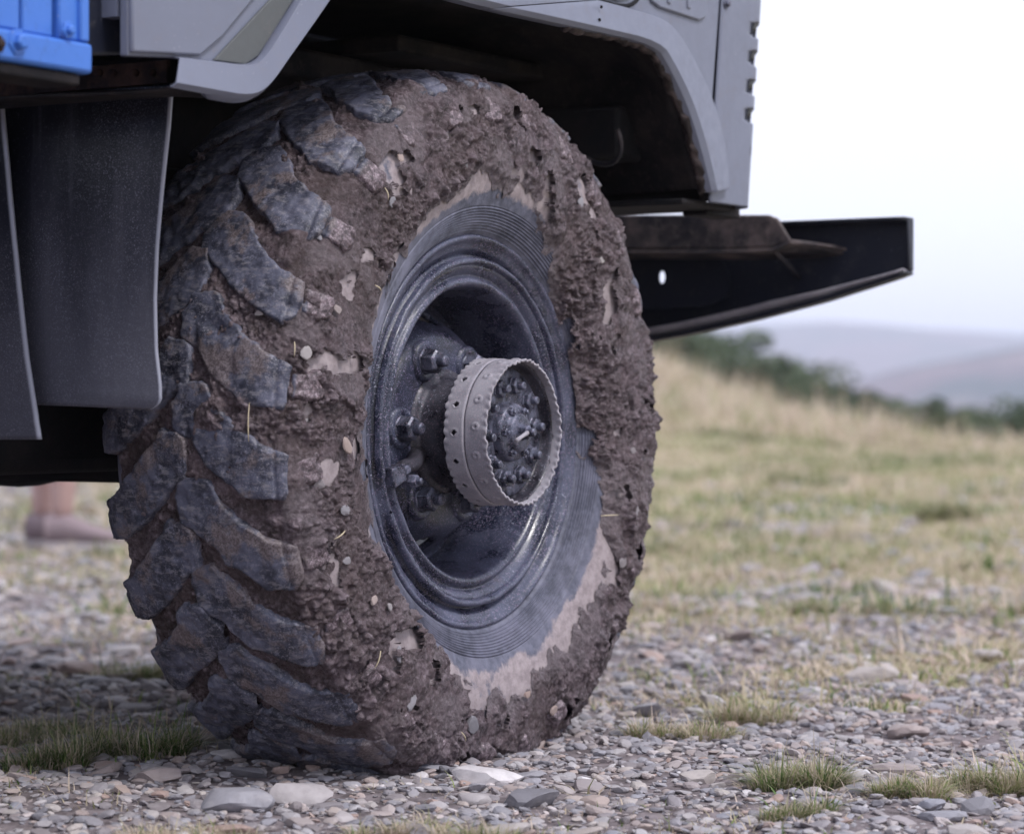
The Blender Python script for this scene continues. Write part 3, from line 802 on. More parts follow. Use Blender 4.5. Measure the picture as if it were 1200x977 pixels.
# cab side panel: skin above the flare
top_z = 1.42
F_rear = pp(150, 40, OB)[0]; F_seam0 = pp(843, 0, OB)[0]; F_seam1 = pp(833, 135, OB)[0]; F_seamB = pp(826, 232, OB)[0]
rear_pt = pp(150, 66, OB)
panel = [(F_rear, top_z), (F_rear, rear_pt[1])]+[tuple(p) for p in upc[:-1]]
f_last = pp(846, 200, OB)
slope = (F_seam0-F_seam1)/(pp(843, 0, OB)[1]-pp(833, 135, OB)[1])
zs0 = pp(843, 0, OB)[1]
# walk up along the front seam
panel_front = [(pp(834, 128, OB)[0], pp(834, 128, OB)[1]), (F_seam0+slope*(top_z-zs0), top_z)]
cut = [tuple(p) for p in upc if not (p[1] < pp(834, 128, OB)[1] and p[0] > .3)]
plateO('cab_side_panel', MM['body'], truck, [(F_rear, top_z), (F_rear, rear_pt[1])]+cut+panel_front, OB, .012, .002)
# pressed rear bay of the panel with its olive recess shade painted on as a slanted strip
def px_plate(name, mat, pts, O, th, parent=truck, bw=.003):
    return plateO(name, mat, parent, [pp(x, y, O) for x, y in pts], O, th, bw)
px_plate('panel_pressing', MM['body'], [(156, -40), (156, 62), (236, 66), (262, 44), (315, -20), (330, -42)], OB+.006, .008, bw=.003)
px_plate('olive_shade_strip', MM['olive'], [(252, 71), (288, 76), (303, 66), (346, -2), (374, -46), (350, -46), (322, -4)], OB+.0035, .005, bw=.001)
# door lower corner and its gap, pressed plate ahead of it
def ring_strip(name, mat, pts, w, O, proud, parent=truck, closed=False):
    P = chaikin([pp(x, y, O) for x, y in pts], 2)
    return tube(name, mat, parent, [V(F, O+proud, z) for F, z in P], w, 8)
ring_strip('door_seal', MM['under'], [(560, -36), (640, -14), (700, 1), (728, 9), (742, 6), (751, -8), (757, -60)], .0032, OB, .001)
px_plate('door', MM['body'], [(440, -70), (560, -41), (640, -19), (700, -4), (728, 3), (738, 0), (745, -10), (751, -60), (600, -110), (440, -140)], OB+.005, .006)
px_plate('pressed_plate', MM['body'], [(760, -40), (764, 2), (774, 10), (820, 25), (827, 22), (829, 14), (830, -25)], OB+.005, .006, bw=.0028)
for a in (783, 806): px_plate('pressed_rib', MM['body'], [(a, -20), (a, 3+(a-776)*.25), (a+4, 4+(a-776)*.25), (a+4, -14)], OB+.0075, .004, bw=.002)
def bolt(name, px, py, O, r, mat, h=.008, parent=truck):
    F, z = pp(px, py, O); bm = bmesh.new(); prev = None
    for oo, q, n in ((0, r*1.7, 6), (.002, r*1.7, 6), (.002, r, 6), (h, r, 6), (h+.002, r*.7, 6)):
        vs = [bm.verts.new(V(F+q*math.cos(k*PI/3+.2), O+oo, z+q*math.sin(k*PI/3+.2))) for k in range(6)]
        if prev:
            for k in range(6): bm.faces.new([prev[k], prev[(k+1) % 6], vs[(k+1) % 6], vs[k]])
        prev = vs
    bm.faces.new(prev); return bev(link(name, bm_mesh(name, bm, mat), parent), .0008)
for (x, y) in ((704, 9), (702, 24)): bolt('panel_screw', x, y, OB+.018, .0016, MM['under'], .001)
# front corner panel, curved round to the nose, with louvre slots
def corner_panel():
    zt, zb = top_z, pp(875, 243, OB)[1]; nz, nc = 220, 30
    z = np.linspace(zb, zt, nz)
    zA, zB = pp(843, 0, OB)[1], pp(826, 232, OB)[1]
    Fs = np.interp(z, [zB, zA], [pp(829, 232, OB)[0], F_seam0]); Fs = np.where(z > zA, F_seam0+slope*(z-zA), Fs)+.0045
    # silhouette on the right in the photo gives the fore-and-aft extent
    Rc = .055
    Fe = np.interp(z, [pp(875, 240, .05)[1], pp(889, 0, .05)[1]], [pp(875, 240, .05)[0]+.027, pp(890, 0, .05)[0]+.027])
    Fe = np.where(z > pp(889, 0, .05)[1], pp(890, 0, .05)[0]+.027+slope*.4*(z-pp(889, 0, .05)[1]), Fe)
    verts = []; uu = []
    for i in range(nz):
        a = np.linspace(0, 1, nc)
        flat = .45
        for q in a:
            if q < flat: F = Fs[i]+(Fe[i]-Rc-Fs[i])*q/flat; O = OB+.002
            else:
                t = (q-flat)/(1-flat)*PI/2*.98; F = Fe[i]-Rc+Rc*math.sin(t); O = OB+.002-Rc+Rc*math.cos(t)
            verts.append(V(F, O, z[i])); uu.append((q, z[i]))
    uu = np.array(uu)
    i = np.arange(nz-1)[:, None]*nc; j = np.arange(nc-1)[None, :]
    f = np.stack([i+j, i+j+1, i+nc+j+1, i+nc+j], -1).reshape(-1, 4)
    c = uu[f].mean(1)
    hole = np.zeros(len(f), bool); slots = []
    for y in (-42, -5, 41, 74, 108, 141, 182):
        zc = pp(880, y, .03)[1]; small = y == 182
        hq = .0132 if not small else .008
        hole |= ((np.abs(c[:, 0]-.57)/(.19 if not small else .05))**4+((c[:, 1]-zc)/hq)**4) < 1
        slots.append((zc, small))
    o = link('corner_panel', mesh_from('corner_panel', verts, f[~hole], MM['body']), truck)
    s = o.modifiers.new('solid', 'SOLIDIFY'); s.thickness = .003; s.offset = -1
    for zc, small in slots:         # louvre hoods over the slots
        if small: continue
        vs = []; fs = []; 
        k0 = int(np.argmin(np.abs(z-zc)))
        for q in np.linspace(0, 1, 12):
            qq = .33+.44*q; t = (qq-flat_)/(1-flat_)*PI/2*.98 if qq > flat_ else 0
            F = Fe[k0]-Rc; bulge = -.007
            for dz, b in ((.016, -.003), (.008, bulge*.8), (.000, bulge)):
                vs.append(V(F+(Rc+b)*math.sin(t), OB+.002-Rc+(Rc+b)*math.cos(t), zc+dz))
        for a in range(11):
            for b in range(2): fs.append((a*3+b, (a+1)*3+b, (a+1)*3+b+1, a*3+b+1))
        h = link('louvre', mesh_from('louvre', vs, fs, MM['olive']), o); sm = h.modifiers.new('solid', 'SOLIDIFY'); sm.thickness = .002
    return o
flat_ = .45
corner_panel()
px_plate('seam_gasket', MM['under'], [(836, -60), (827, 150), (824, 236), (850, 236), (856, -60)], OB-.012, .004, bw=0)
bolt('panel_bolt', 850, 5, OB+.002, .006, MM['nut'], .006)
# lower return of the cab corner
# inner wheel arch: liner following the opening
def liner():
    path = list(loc_)[5:]
    pts = [(p[0], p[1]+.004) for p in path]
    depth = [OB-.004, OB-.022, -.02, -.2, -.45]
    vs = []; fs = []; m = len(depth)
    cx = np.mean([p[0] for p in pts])
    for i, (F, z) in enumerate(pts):
        for k, O in enumerate(depth):
            dz = (0, .004, .045, .05, .03)[k]; df = (-.004, -.002, .02, .03, .03)[k]
            sgn = 1 if F > cx else -1
            vs.append(V(F+sgn*df*(1 if z < 1.02 else 0), O, z+(dz if z > .98 else 0)))
    for i in range(len(pts)-1):
        for k in range(m-1): fs.append((i*m+k, (i+1)*m+k, (i+1)*m+k+1, i*m+k+1))
    o = link('wheel_arch_liner', mesh_from('wheel_arch_liner', vs, fs, MM['arch']), truck)
    sm = o.modifiers.new('solid', 'SOLIDIFY'); sm.thickness = .004; sm.offset = 1
    roughen(o, .0045, 30, 61)
    m0 = int(len(path)*.62); P = [V(p[0], OB+.003, p[1]+.001) for p in path[m0:]]
    dvs = [np.array(loc_[5+m0+i])-np.array(upc[min(5+m0+i, len(upc)-1)]) for i in range(len(P))]
    P = [p+Vector((d[0], 0, d[1]))/np.linalg.norm(d)*.004 for p, d in zip(P, dvs)]
    pr = resample([(p.x, p.z) for p in P], 160); v, f = tube_geo([Vector((a, -OB-.001, b)) for a, b in pr], .0075, 12)
    v = np.array([tuple(q) for q in v]); dd = np.stack([vnoise(v*90, 70+k) for k in range(3)], 1)*.0035+np.stack([vnoise(v*260, 75+k) for k in range(3)], 1)*.0015
    link('mud_crust', mesh_from('mud_crust', v+dd, f, MM['crust']), truck)
    return o
liner()
# cross shelf seen inside the arch, cab nose bulkhead, floor
box('arch_shelf', MM['arch'], truck, -.42, .52, -.46, -.28, .985, 1.03, .008)
box('arch_brace', MM['arch'], truck, .10, .56, -.44, -.20, 1.035, 1.06, .006)
plateF('nose_bulkhead', MM['under'], truck, [(.03, 1.12), (.03, .835), (-1.75, .835), (-1.75, 1.12)], .635, .02)
box('nose_floor', MM['under'], truck, .55, .72, -1.72, .040, .826, .836, .003)
box('cab_floor', MM['under'], truck, -.62, .70, -1.78, -.45, 1.05, 1.09, .01)
box('chassis_rail', MM['under'], truck, -3.6, .62, -.56, -.48, .66, .86, .008)
box('chassis_rail', MM['under'], truck, -3.6, .62, -1.24, -1.16, .66, .86, .008)
box('engine', MM['under'], truck, -.75, .45, -1.12, -.60, .60, 1.05, .05)
box('gearbox', MM['under'], truck, -1.5, -.7, -1.0, -.68, .50, .90, .05)
def beamO(name, mat, F, z, r, O0, O1):
    return tube(name, mat, truck, [V(F, O0, z), V(F, O0-.02, z), V(F, O1+.02, z), V(F, O1, z)], [r*.9, r, r, r*.9], 20)
beamO('axle_housing', MM['under'], 0, ZC, .078, -.24, -1.48)
lathe('steering_knuckle', MM['under'], truck, smooth_prof([(-.22, .08), (-.235, .15), (-.28, .15), (-.33, .10), (-.36, .08)], 2), 48)
bmx = bmesh.new(); bmesh.ops.create_uvsphere(bmx, u_segments=28, v_segments=18, radius=.17); bmesh.ops.scale(bmx, vec=(1, 1.1, .9), verts=bmx.verts); bmesh.ops.translate(bmx, vec=V(.0, -.86, ZC+.06), verts=bmx.verts)
link('differential', bm_mesh('differential', bmx, MM['under'], True), truck)
for k in range(5):
    L = .62-.09*k; pts = [V(L*q, -.52, ZC+.115+k*-.013+.10*q*q*(L/.62)**2) for q in np.linspace(-1, 1, 11)]
    bm = bmesh.new()
    prev = None
    for p in pts:
        vs = [bm.verts.new(p+Vector((0, dy, dz))) for dy, dz in ((-.035, -.006), (.035, -.006), (.035, .006), (-.035, .006))]
        if prev:
            for q in range(4): bm.faces.new([prev[q], prev[(q+1) % 4], vs[(q+1) % 4], vs[q]])
        else: bm.faces.new(vs)
        prev = vs
    bm.faces.new(prev); link('spring_leaf', bm_mesh('spring_leaf', bm, MM['under']), truck)
# hose loop in the arch and crossmember
hp = []
for a in np.linspace(-.3, 3.5, 18): 
    O, z = pf(694+33*math.cos(a), 163+28*math.sin(a)+4*math.sin(a*2), .45); hp.append(V(.45+.02*math.sin(a), O, z))
tube('brake_hose', MM['brack'], truck, hp, .0042, 8)
box('crossmember', MM['under'], truck, .50, .60, -1.72, -.05, .90, .985, .008)
# transmission guard across under the truck, behind the front axle
box('skid_beam', MM['under'], truck, -.13, -.03, -1.5, -.34, .392, .60, .01)
box('transfer_shade_block', MM['under'], truck, -1.6, .25, -.98, -.40, .415, .62, .02)  # low box added to keep light off the ground by the tyre
box('fuel_tank', MM['under'], truck, -1.6, -.75, -.42, -.62, .60, .92, .03)
# upper cab, above the picture
MM['glass'] = M('cab_glass', .05).color((.02, .025, .03)).m
def cab_upper():
    bm = bmesh.new()
    add_box(bm, F_rear, F_rear+.02, -1.75, OB-.015, .95, 2.15)
    o = link('cab_rear_wall', bm_mesh('cab_rear_wall', bm, MM['body']), truck)
    box('cab_roof', MM['body'], truck, F_rear, .62, -1.78, OB, 2.13, 2.2, .03)
    box('cab_pillar', MM['body'], truck, F_rear, F_rear+.10, OB-.03, OB, top_z, 2.14, .01)
    box('cab_pillar', MM['body'], truck, .52, .60, OB-.03, OB, top_z, 2.14, .01)
    box('side_window', MM['glass'], truck, F_rear+.10, .52, OB-.02, OB-.012, top_z, 2.14, 0)
    box('far_side_panel', MM['body'], truck, F_rear, .66, -1.79, -1.775, 1.02, 2.14, .004)
    box('nose_panel', MM['body'], truck, .70, .715, -1.74, -.08, .86, 1.45, .02)
    box('windscreen', MM['glass'], truck, .62, .63, -1.72, -.02, 1.45, 2.13, 0)
cab_upper()
# gap between cab and bed: dark panel put in for the shadow on the cab corner
plateO('splash_shade_panel', MM['black'], truck, [pp(x, y, .02) for x, y in ((96, -60), (96, 66), (156, 64), (156, -60))], .02, .015)
# ---- blue load bed
OBB = .062
fb = pp(110, 60, OBB)[0]
zb0 = pp(110, 88, OBB)[1]; zb1 = pp(110, 52, OBB)[1]
box('bed_rail', MM['blue'], truck, fb-2.9, fb, OBB-.05, OBB, zb0, zb1, .005)
edges_px = [110, 74, 33, 2]
fs_ = [pp(x, 30, OBB)[0] for x in edges_px]; fs_ += [fs_[-1]-.16*k for k in range(1, 17)]
for k in range(len(fs_)-1):
    box('bed_board', MM['blue'], truck, fs_[k+1]+.003, fs_[k]-(.003 if k else .006), OBB-.035, OBB-.008-.003*(k % 2), zb1+.001, zb1+.42, .003)
box('bed_post', MM['blue'], truck, fb-.018, fb-.002, OBB-.04, OBB-.003, zb1+.001, zb1+.42, .003)
box('bed_floor', MM['under'], truck, fb-2.9, fb-.32, -1.78, OBB-.055, zb0+.004, zb0+.05, .004)
box('bed_side_far', MM['blue'], truck, fb-2.9, fb, -1.80, -1.785, zb0, zb1+.42, .004)
box('bed_sill', MM['arch'], truck, fb-2.9, fb-.015, OBB-.06, OBB-.006, zb0-.014, zb0-.001, .003)
bolt('bed_bolt', 21, 50, OBB, .009, MM['blue'], .009); bolt('bed_bolt', 80, 36, OBB, .006, MM['blue'], .006); bolt('bed_bolt', -2, 52, OBB, .006, MM['rust'], .006)
# ---- mudflaps and hanger
FM = -.62
o1_, zt_ = pf(203, 69, FM); _, zl_ = pf(203, 99, FM)
box('flap_hanger', MM['rust'], truck, FM-.012, FM-.004, -1.0, o1_, zl_, zt_-.003, .001)
box('hanger_flange', MM['under'], truck, FM-.012, FM+.04, -1.0, o1_+.002, zt_-.0025, zt_+.0015, .0008)
for x in (118, 134, 160, 180):
    O, z = pf(x, 86, FM-.012); tube('hanger_bolt', MM['rust'], truck, [V(FM-.012, O, z), V(FM-.018, O, z)], [.0055, .0045], 8)
def flap(px_l, px_r, py_t, F, bow, nr=70, nc=60, label=None):
    pl = resample(px_l, nr); pr = resample(px_r, nr); vs = []; edge = []; low = []
    for i in range(nr):
        Ol, zl = pf(*pl[i], F); Or, zr = pf(*pr[i], F)
        for j in range(nc):
            q = j/(nc-1); v_ = i/(nr-1)
            b = bow*(v_**1.5)*math.sin(q*PI)+.010*math.sin(v_*3+q*1.5)*v_
            cr = .0016*math.exp(-((v_-.95)/.006)**2)
            vs.append(V(F-b-cr, Ol+(Or-Ol)*q, zl+(zr-zl)*q)); edge.append(sstep(.975, .995, q)); low.append(v_)
    vs = np.array([tuple(v) for v in vs])
    i = np.arange(nr-1)[:, None]*nc; j = np.arange(nc-1)[None, :]
    f = np.stack([i+j, i+j+1, i+nc+j+1, i+nc+j], -1).reshape(-1, 4)
    o = link('mudflap', mesh_from('mudflap', vs, f, MM['flap'], True, dict(rimedge=np.array(edge, float), low=np.array(low))), truck)
    s = o.modifiers.new('solid', 'SOLIDIFY'); s.thickness = .0045; s.offset = 0
    if label: o['label'] = label
    return o
flap([(-6, 99), (10, 180), (24, 330), (34, 440), (40, 474)], [(203, 98), (200, 150), (194, 210), (186, 290), (182, 350), (181, 410), (184, 450), (184, 468), (180, 475), (172, 479)], 99, FM, .012, label='wide black rubber mudflap with a pale worn edge')
flap([(-260, 117), (-255, 300), (-240, 515)], [(4, 117), (12, 190), (22, 300), (31, 420), (38, 480), (42, 515)], 117, FM-.045, .0, label='narrower dark flap hanging nearer the bed')
# ---- bumper
FB = 1.10
ob_e = pf(1060, 285, FB)[0]
def bumper():
    top = [pf(1060, 254, FB), pf(917, 261, FB)]; 
    ztop = top[0][1]
    bot_pts = [pf(1060, 317, FB), pf(1048, 322, FB), pf(960, 350, FB), pf(880, 371, FB), pf(800, 389, FB), pf(755, 397, FB), pf(700, 408, FB)]
    bO = [p[0] for p in bot_pts]; bz = [p[1] for p in bot_pts]
    Oe = bO[0]; Os = np.concatenate([np.linspace(Oe, bO[-1], 40), np.linspace(bO[-1]-.01, -1.5, 12)])
    mir = Os; zbot = np.interp(-Os, [-x for x in bO], bz)
    zb_c = zbot[39]
    zbot[40:] = zb_c
    pts = [(O, ztop+.0) for O in Os]+[(O, z) for O, z in zip(Os[::-1], zbot[::-1])]
    FW = FB+.035
    bm = bmesh.new(); ov = [bm.verts.new(V(FW, O, z)) for O, z in pts]
    cO, cz = pf(777, 325, FW); iv = [bm.verts.new(V(FW, cO+.0085*math.cos(a), cz+.0115*math.sin(a))) for a in np.linspace(0, 2*PI, 20, endpoint=False)]
    sO, sz = pf(852, 298.5, FW); jv = [bm.verts.new(V(FW, sO+a, sz+b)) for a, b in ((-.006, -.0028), (.006, -.0028), (.006, .0028), (-.006, .0028))]
    es = []
    for L in (ov, iv, jv): es += [bm.edges.new((L[a], L[(a+1) % len(L)])) for a in range(len(L))]
    bmesh.ops.triangle_fill(bm, use_beauty=True, use_dissolve=False, edges=es)
    root = link('bumper', bm_mesh('bumper', bm, MM['black']), truck); m_ = root.modifiers.new('solid', 'SOLIDIFY'); m_.thickness = .005
    for nm, zz, thk in (('bumper_flange', zbot, -.006), ('bumper_flange', np.full(len(Os), ztop), .005)):
        vs = []; fs = []
        for O, z in zip(Os, zz): vs += [V(FW, O, z), V(FB-.004, O, z)]
        for i in range(len(Os)-1): fs.append((2*i, 2*i+2, 2*i+3, 2*i+1))
        w = link(nm, mesh_from(nm, vs, fs, MM['black']), root); s = w.modifiers.new('solid', 'SOLIDIFY'); s.thickness = .006
    # pale lip bent down and back along the bottom edge
    vs = []; fs = []
    for k, (O, z) in enumerate(zip(Os, zbot)):
        w_ = .004+.015*min(1, max(0, (Oe-O)/.25)); vs += [V(FB-.008, O, z+w_-.003), V(FB+.020, O, z-.003)]
    for i in range(len(Os)-1): fs.append((2*i, 2*i+2, 2*i+3, 2*i+1))
    w = link('bumper_lip', mesh_from('bumper_lip', vs, fs, MM['ring']), root); s = w.modifiers.new('solid', 'SOLIDIFY'); s.thickness = .003
    w = plateO('bumper_end', MM['black'], root, [(FB+.016, bz[0]+.002), (FW, bz[0]), (FW, ztop), (FB+.010, ztop)], Oe+.003, .006, .004)
    return root
bump = bumper()
# inner backing plate with the round hole
def holed_plate():
    bm = bmesh.new(); F = FB+.004
    cO, cz = pf(777, 325, F)
    outer = [pf(700, 300, F), pf(851, 302, F), pf(856, 310, F), pf(856, 350, F), pf(848, 358, F), pf(700, 366, F)]
    n = 24; inner = [(cO+.009*math.cos(a)*.8, cz+.013*math.sin(a)) for a in np.linspace(0, 2*PI, n, endpoint=False)]
    # ring-shaped washer round the hole, joined to the plate by a radial fill
    P = np.array(outer); c = np.array([cO, cz]); res = []
    for a in np.linspace(0, 2*PI, n, endpoint=False):
        d = np.array([math.cos(a), math.sin(a)]); best = None
        for i in range(len(P)):
            p, q = P[i], P[(i+1) % len(P)]; e = q-p; den = d[0]*e[1]-d[1]*e[0]
            if abs(den) < 1e-9: continue
            w = p-c; t = (w[0]*e[1]-w[1]*e[0])/den; u = (w[0]*d[1]-w[1]*d[0])/den
            if t > 0 and -1e-6 <= u <= 1+1e-6 and (best is None or t < best): best = t
        res.append(c+d*(best or .1))
    a_ = [bm.verts.new(V(F, x, z)) for x, z in inner]; b_ = [bm.verts.new(V(F, x, z)) for x, z in res]
    for i in range(n): bm.faces.new([a_[i], a_[(i+1) % n], b_[(i+1) % n], b_[i]])
    o = link('holed_plate', bm_mesh('holed_plate', bm, MM['black']), bump); s = o.modifiers.new('solid', 'SOLIDIFY'); s.thickness = .006
holed_plate()
# step plate above it, brown with dirt, running out to a point
def tip(px, py, F): O, z = pf(px, py, F); return V(F, O, z)
bm = bmesh.new()
add_prism(bm, [tip(x, y, 1.02) for x, y in ((690, 252), (900, 252), (911, 256), (918, 268), (926, 281), (905, 290), (860, 292), (690, 293))], V(.008, 0, 0), None)
bev(link('step_bracket', bm_mesh('step_bracket', bm, MM['brack']), bump), .004, 3)
bm = bmesh.new()
A = [tip(690, 293, 1.02), tip(860, 292, 1.02), tip(905, 290, 1.02), tip(926, 281, 1.02)]
B = [tip(690, 300, 1.10), tip(900, 301, 1.10), tip(960, 299, 1.13), tip(1006, 298, 1.165)]
va = [bm.verts.new(p) for p in A]; vb = [bm.verts.new(p) for p in B]
for i in range(3): bm.faces.new([va[i], va[i+1], vb[i+1], vb[i]])
o = link('step_lip', bm_mesh('step_lip', bm, MM['brack']), bump); s = o.modifiers.new('solid', 'SOLIDIFY'); s.thickness = .006
tube('step_edge', MM['brack'], bump, [tip(924, 283, 1.02), tip(950, 286, 1.06), tip(980, 290, 1.11), tip(1008, 297, 1.165)], [.004, .004, .0035, .002], 8)
tube('brace_rod', MM['brack'], bump, [tip(905, 291, 1.03), tip(925, 312, 1.07), tip(944, 334, 1.165)], [.0045, .0045, .003], 8)
box('bumper_mount', MM['under'], truck, .60, FB+.07, -.58, -.44, .66, .83, .005)
box('bumper_mount', MM['under'], truck, .60, FB+.07, -1.26, -1.12, .66, .83, .005)
O_, z_ = pf(850, 246, .74)
box('corner_bracket', MM['under'], truck, .68, .80, O_-.05, O_-.002, z_-.012, z_+.010, .004)
# ------------------------------------------------------------------ gravel and stones
def pack(templates, pos, scl, rotz, tilt, tint):
    # each stone: random template, non-uniform scale, tilt then spin
    V_, F_, T_ = [], [], []; base = 0
    which = rng.integers(0, len(templates), len(pos))
    for k, (tv, tf) in enumerate(templates):
        idx = np.where(which == k)[0]
        if len(idx) == 0: continue
        v = tv[None]*scl[idx][:, None, :]
        a, b = tilt[idx, 0], tilt[idx, 1]
        x, y, z = v[..., 0], v[..., 1], v[..., 2]
        y, z = y*np.cos(a)[:, None]-z*np.sin(a)[:, None], y*np.sin(a)[:, None]+z*np.cos(a)[:, None]
        x, z = x*np.cos(b)[:, None]+z*np.sin(b)[:, None], -x*np.sin(b)[:, None]+z*np.cos(b)[:, None]
        c, s = np.cos(rotz[idx])[:, None], np.sin(rotz[idx])[:, None]
        x, y = x*c-y*s, x*s+y*c
        v = np.stack([x, y, z], -1)+pos[idx][:, None, :]
        n = tv.shape[0]
        f = tf[None]+(base+np.arange(len(idx))*n)[:, None, None]
        V_.append(v.reshape(-1, 3)); F_.append(f.reshape(-1, tf.shape[1])); T_.append(np.repeat(tint[idx], n)); base += n*len(idx)
    return np.concatenate(V_), np.concatenate(F_), np.concatenate(T_)
def scatter(n, D0, D1, power=1.0, margin=60):
    u = rng.random(n); D = (D0**(power+1)+u*(D1**(power+1)-D0**(power+1)))**(1/(power+1))
    px = rng.uniform(-margin, 1200+margin, n)
    X = (px-600)/FPX*D*1.08
    return cam_xy[0]+D*d_[0]+X*r_[0], cam_xy[1]+D*d_[1]+X*r_[1], D, X
T1 = [stone_template(100+k, 1, .6, 7) for k in range(14)]; T0 = [stone_template(200+k, 1, .6, 3) for k in range(4)]
def ico0(seed):
    bm = bmesh.new(); bmesh.ops.create_icosphere(bm, subdivisions=1, radius=1); r = random.Random(seed)
    for v in bm.verts: v.co *= r.uniform(.75, 1.15); v.co.z *= .6
    v_ = np.array([v.co[:] for v in bm.verts]); f_ = np.array([[x.index for x in f.verts] for f in bm.faces]); bm.free(); return v_, f_
# create_icosphere: subdivisions=1 is the plain 20-face solid
TC = [ico0(k) for k in range(10)]
def gravel(n, D0, D1, s0, s1, temps, thin, name):
    x, y, D, X = scatter(n, D0, D1)
    g = grass_amount(x, y)
    keep = rng.random(n) > g*thin
    x, y, D = x[keep], y[keep], D[keep]; n = len(x)
    s = s0*np.exp(rng.random(n)**2.2*math.log(s1/s0))
    z = height(x, y)
    scl = np.stack([s*rng.uniform(.8, 1.35, n), s*rng.uniform(.6, 1.0, n), s*rng.uniform(.45, .95, n)], 1)
    pos = np.stack([x, y, z+scl[:, 2]*.28], 1)
    v, f, t = pack(temps, pos, scl, rng.uniform(0, 6.3, n), rng.normal(0, .22, (n, 2)), rng.random(n))
    o = link(name, mesh_from(name, v, f, MM['gravel'], False, dict(tint=t))); o['kind'] = 'stuff'; o['label'] = None or 'loose grey and brown gravel covering the track'; del o['label']
    return o
STC = [stone_template(300+k, 2, .6, 9) for k in range(12)]
gravel(6500, 2.85, 4.7, .005, .018, STC[:4] and T1_ if False else [stone_template(100+k, 2, .6, 8) for k in range(10)][:0] or TC, .5, 'gravel') if False else None
T42 = [stone_template(100+k, 2, .6, 8) for k in range(12)]
print('template tris', len(T42[0][1]), len(TC[0][1]))
gravel(8200, 2.85, 3.85, .0036, .0155, T42, .5, 'gravel')
gravel(7500, 3.8, 4.75, .0042, .0175, TC, .5, 'gravel')
gravel(8500, 4.5, 7.0, .007, .026, TC, .75, 'gravel')
gravel(15000, 6.8, 16, .012, .05, TC, .9, 'gravel')
# individual stones: the larger ones, pieces of the ground
stone_me = [mesh_from('stone', *stone_template(400+k, 2, .62, 10), MM['stone'], False) for k in range(16)]
def put_stone(x, y, s, rz, par=ground, zoff=.25, me=None, name='stone', tx=0, ty=0):
    o = link(name, me or stone_me[random.randrange(16)], par, (x, y, hz(x, y)+s[2]*zoff)); o.scale = s; o.rotation_euler = (tx, ty, rz); return o
xs, ys, Ds, Xs = scatter(286, 2.9, 7.5, .3)
for x, y, D in zip(xs, ys, Ds):
    g = float(grass_amount(np.array([x]), np.array([y]))[0])
    s = random.uniform(.012, .030)*(1 if D < 4.2 else 1.35)
    put_stone(x, y, (s*random.uniform(1, 1.5), s*random.uniform(.7, 1), s*random.uniform(.4, .8)), random.uniform(0, 6.3), tx=random.gauss(0, .15), ty=random.gauss(0, .15))
# boulders that stand out, things of their own
ang_r = math.atan2(r_[1], r_[0])
def named_stone(px, py, wpx, hpx, label, tint, seed, flat=.75, rot=0):
    x, y = gp(px, py); D = FPX*ZCAM/(py-YH)
    w = wpx/2/FPX*D; h = hpx/FPX*D
    tv, tf = stone_template(seed, 3, 1, 12)
    n3 = fbm(tv*2.2+seed, 3, seed)[:, None]; tv = tv*(1+.06*n3)
    tv = tv*np.array([w*1.12, w*.75, h*.62]); c, s = math.cos(ang_r+rot), math.sin(ang_r+rot)
    me = mesh_from('stone', np.stack([tv[:, 0]*c-tv[:, 1]*s, tv[:, 0]*s+tv[:, 1]*c, tv[:, 2]], 1), tf, None, True, dict(tint=np.full(len(tv), tint)))
    me.materials.append(MM['gravel'])
    try: me.set_sharp_from_angle(angle=math.radians(24))
    except Exception: pass
    dd = d_*w*.4
    o = link('stone', me, None, (x+dd[0], y+dd[1], hz(x, y)+h*.32)); tag(o, label, 'stone'); return o
named_stone(568, 928, 92, 26, 'long pale rounded stone lying just in front of the tyre contact', .99, 501)
named_stone(622, 950, 76, 26, 'dark grey angular stone right of and nearer than the long pale stone', .02, 502, rot=.3)
named_stone(553, 948, 44, 18, 'small pale stone tucked under the near left end of the long pale stone', .5, 503)
named_stone(184, 924, 66, 22, 'flat pinkish stone left of the wheel in front of the shaded strip', .62, 504)
named_stone(352, 950, 76, 34, 'large pale flat stone at bottom left of centre, the biggest near the lower edge', .5, 505)
named_stone(270, 962, 90, 34, 'broad grey stone half hidden in dry grass by the lower edge', .76, 506)
named_stone(1092, 955, 36, 18, 'grey layered stone between the two right foreground tufts', .74, 507)
named_stone(817, 925, 44, 20, 'tan stone left of the near green tuft', .86, 508)
named_stone(1025, 800, 62, 26, 'tan slab leaning on the bank, right of centre in mid distance', .86, 509)
named_stone(1062, 862, 54, 22, 'brownish flat slab between tufts on the right gravel', .62, 510)
named_stone(835, 832, 34, 20, 'pale grey round stone beside the left tuft on the right gravel', .5, 511)
named_stone(95, 795, 56, 22, 'dark brown slab on the shaded gravel seen left behind the tyre', .94, 512)
named_stone(265, 903, 40, 14, 'white streaked stone in the shade under the left of the tyre', .99, 513)
